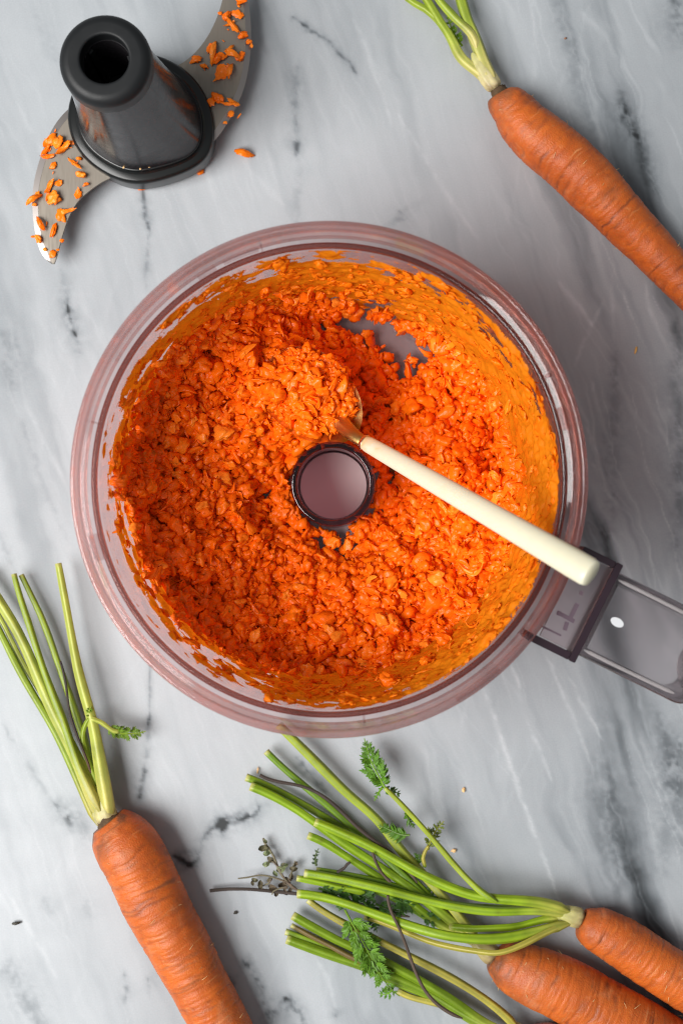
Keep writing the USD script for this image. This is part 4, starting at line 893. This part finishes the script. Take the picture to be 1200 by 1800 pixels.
stem_obj(B_, [(158, 1264), (176, 1270), (190, 1280), (208, 1287)], 5.5, 4, .0165, .013, LB_, LB_, .3, seed=18, cut=False)
frond(B_, [(186, 1276), (208, 1288), (232, 1290), (256, 1286)], 17, 13, .014, .010, np.array([.16, .27, .02]), 21, droop=.45)
frond(B_, [(158, 1262), (157, 1252), (160, 1242)], 11, 4, .016, .018, np.array([.20, .33, .02]), 22, droop=.5)
stem_obj(B_, [(160, 1360), (142, 1312), (128, 1274), (118, 1222), (107, 1163)], 2.6, 2.2, .017, .013, np.array([.09, .05, .03]), np.array([.05, .04, .035]), .3, seed=19, cut=False, name='dry_stem', mat_=M['dry'], label='thin dark dried stalk')

# C and D, E: the bunch at the lower right
stC = [(1022, 1616, 20), (1028, 1620, 28), (1036, 1626, 35), (1050, 1634, 40), (1087, 1654, 44), (1133, 1684, 45), (1190, 1720, 46), (1260, 1764, 43), (1340, 1815, 36), (1420, 1866, 22), (1460, 1893, 6)]
stD = [(866, 1684, 20), (873, 1688, 30), (884, 1693, 39), (902, 1702, 46), (950, 1722, 53), (1020, 1755, 56), (1095, 1796, 56), (1190, 1850, 51), (1290, 1908, 39), (1360, 1950, 18), (1385, 1966, 5)]
stE = [(922, 1822, 16), (928, 1824, 24), (938, 1829, 32), (955, 1837, 40), (1010, 1868, 45), (1090, 1916, 43), (1200, 1980, 30), (1255, 2012, 7)]
C_ = thing('carrot', 'carrot at the right edge with bright green stalks, uppermost of three at lower right', 'carrot', at=P(1080, 1650, 0))
D_ = thing('carrot', 'middle carrot of three at lower right, its dark green stalks under another bunch', 'carrot', at=P(960, 1725, 0))
E_ = thing('carrot', 'carrot at the bottom edge, only its top shows behind the lowest stalks', 'carrot', at=P(960, 1840, 0))
for T_, st, sd, dr in ((C_, stC, 303, .3), (D_, stD, 404, .6), (E_, stE, 505, .5)):
    m, cl, pa_, ra_ = carrot_root(st, sd, 1.0, 34, dr); hairs(T_, pa_, ra_, sd, 22); obj('root', m, M['carrot'], T_, smooth=True, cd=cl); crown(T_, st, sd)
zC = 0.0105
neck(C_, [(1024, 1617), (1008, 1612), (988, 1607), (968, 1602)], [18, 18, 15, 9], zC + .002, 6)
PC = np.array([0.44, 0.52, 0.12]); GC = np.array([0.25, 0.46, 0.022])
def ss_(pts, r0, r1, zs, c0=PC, c1=GC, pt=.25, seed=1, owner=C_, **kw): return stem_obj(owner, pts, r0, r1, c0=c0, c1=c1, pale_to=pt, zs=zs, seed=seed, **kw)
ss_([(1004, 1606), (960, 1590), (900, 1583), (840, 1577), (770, 1552), (700, 1515), (620, 1475), (553, 1446)], 10, 8, [.0145, .020, .017, .014, .012], seed=31)
ss_([(872, 1588), (830, 1556), (790, 1510), (740, 1452), (700, 1408), (678, 1386)], 7, 4.5, [.022, .019, .019, .019], seed=32, c0=GC, c1=np.array([.32, .48, .04]), cut=False)
ss_([(1004, 1612), (940, 1602), (870, 1604), (780, 1592), (690, 1568), (600, 1546), (534, 1535)], 9, 8, [.014, .017, .015, .012], seed=33)
ss_([(985, 1606), (900, 1597), (800, 1590), (700, 1560), (620, 1540), (556, 1530)], 6, 5, [.012, .010, .008], c1=DARKG * 1.3, seed=34)
ss_([(1004, 1622), (950, 1636), (880, 1650), (800, 1648), (700, 1622), (620, 1593), (560, 1575), (522, 1570)], 11, 8, [.014, .021, .026, .018, .013, .012], seed=35)
ss_([(995, 1626), (960, 1640), (920, 1660), (880, 1674), (830, 1671), (770, 1660), (700, 1634), (640, 1612)], 6, 5, [.015, .025, .026, .014, .008], c1=YEL * .9, seed=36)
ss_([(985, 1614), (950, 1617), (905, 1630), (870, 1633), (828, 1632), (790, 1630)], 7, 6, [.013, .016, .018, .012], seed=37)
ss_([(640, 1568), (600, 1562), (560, 1553), (520, 1545)], 7, 6, .008 + np.zeros(4), c0=GC, seed=38)
leaf1 = np.array([.105, .25, .017])
frond(C_, [(680, 1392), (668, 1370), (655, 1345), (646, 1320), (640, 1298)], 26, 16, .019, .012, leaf1, 41, droop=.4)
frond(C_, [(676, 1388), (690, 1392), (704, 1396)], 13, 5, .018, .012, leaf1 * .9, 42)
frond(C_, [(672, 1384), (664, 1396), (658, 1408)], 8, 4, .018, .010, leaf1, 43)
frond(C_, [(720, 1468), (700, 1466), (682, 1458), (664, 1452)], 22, 12, .017, .012, leaf1 * .75, 44, comb=True, both=True)
frond(C_, [(712, 1430), (720, 1444), (728, 1456)], 14, 7, .017, .012, leaf1 * .7, 45, comb=True)
frond(C_, [(752, 1494), (758, 1476), (768, 1458), (780, 1444)], 17, 9, .012, .016, np.array([.15, .19, .025]), 46, droop=.5, label='brownish green leaf sprig')
ss_([(748, 1525), (745, 1510), (748, 1498), (754, 1488)], 4, 3, [.012, .013], c0=GC, c1=YEL, seed=47, cut=False)
for q, sd in (([(760, 1545), (758, 1560), (768, 1570)], 48), ([(745, 1515), (732, 1512), (722, 1520)], 49)): frond(C_, q, 13, 5, .009, .008, leaf1 * .8, sd, droop=.5)
# D's stalks
zD = 0.0135
neck(D_, [(868, 1684), (854, 1672), (842, 1662), (832, 1652)], [19, 18, 14, 9], zD, 7, np.array([0.42, 0.34, 0.18]), np.array([0.46, 0.46, 0.18]))
GD = np.array([0.22, 0.42, 0.022])
ss_([(848, 1668), (790, 1592), (740, 1535), (700, 1490), (665, 1445), (610, 1395), (560, 1345), (515, 1300), (490, 1275)], 9, 9, [.012, .008, .009, .010], c0=PC, c1=np.array([.30, .46, .05]), pt=.6, seed=51, owner=D_, spots=.8)
ss_([(842, 1668), (760, 1590), (700, 1530), (640, 1475), (580, 1420), (520, 1370), (467, 1322)], 8, 6.5, [.011, .006, .007], c1=DARKG * 1.15, seed=52, owner=D_, spots=.8)
ss_([(836, 1664), (770, 1594), (700, 1527), (640, 1482), (560, 1430), (490, 1391), (432, 1367)], 8, 7, [.010, .004, .006], c1=GD * .85, seed=53, owner=D_)
ss_([(845, 1664), (800, 1626), (720, 1562), (660, 1520), (600, 1480), (520, 1424), (439, 1380)], 9, 8, [.012, .008, .010], c1=GD, seed=54, owner=D_)
ss_([(820, 1650), (740, 1600), (690, 1562), (650, 1535), (600, 1500), (541, 1470)], 8, 7, [.009, .006, .008], c1=GD * .95, seed=55, owner=D_)
ss_([(835, 1660), (760, 1620), (690, 1580), (640, 1560)], 7, 5, [.009, .004], c1=DARKG * 1.2, seed=56, owner=D_)
# E's stalks
neck(E_, [(925, 1824), (912, 1815), (900, 1806)], [16, 15, 12], .011, 9)
ss_([(915, 1818), (860, 1803), (800, 1762), (740, 1726), (660, 1685), (580, 1645), (514, 1609)], 10, 8, [.012, .008, .007], c1=GD * .8, seed=61, owner=E_)
ss_([(912, 1822), (850, 1800), (800, 1772), (740, 1738), (660, 1706), (580, 1678), (504, 1651)], 11, 8.5, [.012, .007, .006], c1=GD * .72, seed=62, owner=E_)
ss_([(690, 1712), (620, 1685), (570, 1660), (511, 1628)], 6, 4.5, [.010, .005], c0=np.array([.18, .20, .05]), c1=np.array([.16, .13, .05]), seed=63, owner=E_)
ss_([(912, 1812), (890, 1788), (850, 1756), (790, 1718), (720, 1682), (655, 1650), (600, 1622), (540, 1582)], 9, 6.5, [.013, .012, .010, .008], c0=YEL, c1=YEL * .85, seed=64, owner=E_, spots=.6)
ss_([(800, 1768), (720, 1738), (640, 1702), (560, 1662), (502, 1640)], 8, 6, [.006, .0045], c0=GD, c1=GD * .9, seed=65, owner=E_)
ss_([(905, 1830), (840, 1798), (780, 1768), (735, 1757), (700, 1742)], 8, 6, [.008, .004], c0=PC, c1=YEL, seed=66, owner=E_)
frond(E_, [(606, 1600), (628, 1640), (650, 1680), (672, 1720), (702, 1752)], 34, 19, .016, .013, np.array([.125, .27, .018]), 71, droop=.35, dense=1.1)
frond(E_, [(690, 1738), (680, 1748), (664, 1746)], 14, 5, .012, .009, np.array([.10, .25, .018]), 72)
# dark leaves caught under the stalks
for q, sd, L_ in (([(560, 1562), (585, 1570), (612, 1580)], 81, 17), ([(640, 1586), (655, 1612), (662, 1640)], 82, 17), ([(690, 1580), (716, 1590), (742, 1600)], 83, 15), ([(740, 1610), (770, 1618), (806, 1628)], 84, 17), ([(600, 1560), (630, 1572), (664, 1590)], 85, 20), ([(660, 1590), (690, 1600), (720, 1604)], 88, 16), ([(615, 1572), (600, 1588), (596, 1602)], 89, 13)):
    frond(D_, q, L_ * 1.15, 10, .009, .007, np.array([.06, .15, .022]), sd, droop=.5)
# dried stalks and the withered sprig
DK, DK2 = np.array([.055, .042, .036]), np.array([.09, .065, .05])
ss_([(720, 1612), (660, 1598), (590, 1580), (510, 1570), (430, 1564), (369, 1567)], 4, 3, [.006, .004], c0=DK2, c1=DK, seed=91, owner=D_, cut=False, name='dry_stem', mat_=M['dry'], label='long thin dark dried stalk')
ss_([(735, 1552), (690, 1502), (630, 1455), (580, 1408), (530, 1382), (480, 1373), (456, 1364)], 4, 3.2, [.012, .012, .010], c0=DK2, c1=DK, seed=92, owner=D_, cut=False, name='dry_stem', mat_=M['dry'], label='dark dried stalk crossing the cut stems')
ss_([(812, 1790), (785, 1778), (745, 1740), (722, 1690), (700, 1632), (686, 1600), (682, 1575)], 3.6, 2.6, [.018, .021, .024], c0=DK2, c1=DK2, seed=93, owner=E_, cut=False, name='dry_stem', mat_=M['dry'], label='thin brown dried stalk over the green stems')
ss_([(686, 1552), (668, 1530), (655, 1500)], 3, 2.4, [.014, .017], c0=DK2, c1=DK2, seed=94, owner=D_, cut=False, name='dry_stem', mat_=M['dry'])
ss_([(592, 1535), (604, 1526), (614, 1516)], 3, 2.4, [.012, .013], c0=DK, c1=DK, seed=95, owner=D_, cut=False, name='dry_stem', mat_=M['dry'])
sprig = thing('withered_sprig', 'withered brown and grey green leaf sprig at the cut stem ends', 'dried sprig', at=P(495, 1540, 0))
def withered():
    rng = np.random.default_rng(17)
    lines = [([(524, 1566), (505, 1550), (490, 1528), (478, 1502), (466, 1484), (462, 1472)], 3.2), ([(512, 1556), (490, 1546), (464, 1540), (440, 1542), (418, 1546)], 2.2), ([(508, 1552), (514, 1532), (518, 1514)], 2.2), ([(506, 1560), (490, 1562), (476, 1572)], 2.2), ([(486, 1522), (474, 1514), (466, 1524)], 1.8), ([(500, 1545), (492, 1530), (500, 1518)], 1.8), ([(476, 1545), (470, 1554), (455, 1558)], 1.8)]
    for i, (l, w) in enumerate(lines): stem_obj(sprig, l, w, w * .6, .006, .006 if i % 2 else .004, DK2 * 1.4, np.array([.16, .14, .09]), .4, seed=200 + i, cut=False, name='twig', mat_=M['dry'])
    spots = [(463, 1490, 16, .3), (470, 1498, 14, 1), (466, 1478, 9, .6), (476, 1510, 13, .2), (468, 1518, 13, .9), (494, 1526, 17, 1.0), (500, 1520, 12, .9), (516, 1526, 13, .2), (512, 1540, 12, .1), (458, 1554, 14, .2), (448, 1546, 11, .3), (480, 1560, 16, .1), (486, 1568, 13, .1), (474, 1546, 11, .2), (506, 1548, 14, .1), (498, 1556, 16, .1), (484, 1535, 11, .8), (520, 1518, 9, .1), (444, 1552, 9, .2), (502, 1568, 11, .1), (510, 1564, 10, .1)]
    for x_, y_, s_, gq in spots:
        u, w = np.meshgrid(np.linspace(-1, 1, 7), np.linspace(-1, 1, 6), indexing='ij')
        lx, ly = u * .55, w * np.sqrt(np.clip(1 - u ** 2, .02, 1)) * .34
        z = .25 * np.sin(u * 3 + rng.uniform(0, 6)) + .3 * w ** 2 + .15 * rng.normal(size=u.shape)
        an = rng.uniform(0, 6.28); c, s = math.cos(an), math.sin(an)
        L_ = s_ * S(0)
        v = np.stack([(lx * c - ly * s), (lx * s + ly * c), z * .8 + .3], -1).reshape(-1, 3) * L_ + P(x_, y_, .0035)
        f = tri(grid_faces(7, 6)); v2 = np.vstack([v, v - [0, 0, .0002]]); col = (np.array([.085, .055, .04]) * (1 - gq) + np.array([.20, .24, .12]) * gq)
        obj('withered_leaf', trimesh.Trimesh(v2, np.vstack([f, f[:, ::-1] + 42]), process=False), M['dry'], sprig, smooth=True, cd=np.tile(col, (84, 1)) * rng.uniform(.7, 1.3, (84, 1)))
withered()
frond(sprig, [(556, 1522), (554, 1508), (560, 1492)], 9, 5, .008, .010, np.array([.06, .10, .04]), 98, droop=.6, label='tiny dark leaf tip')
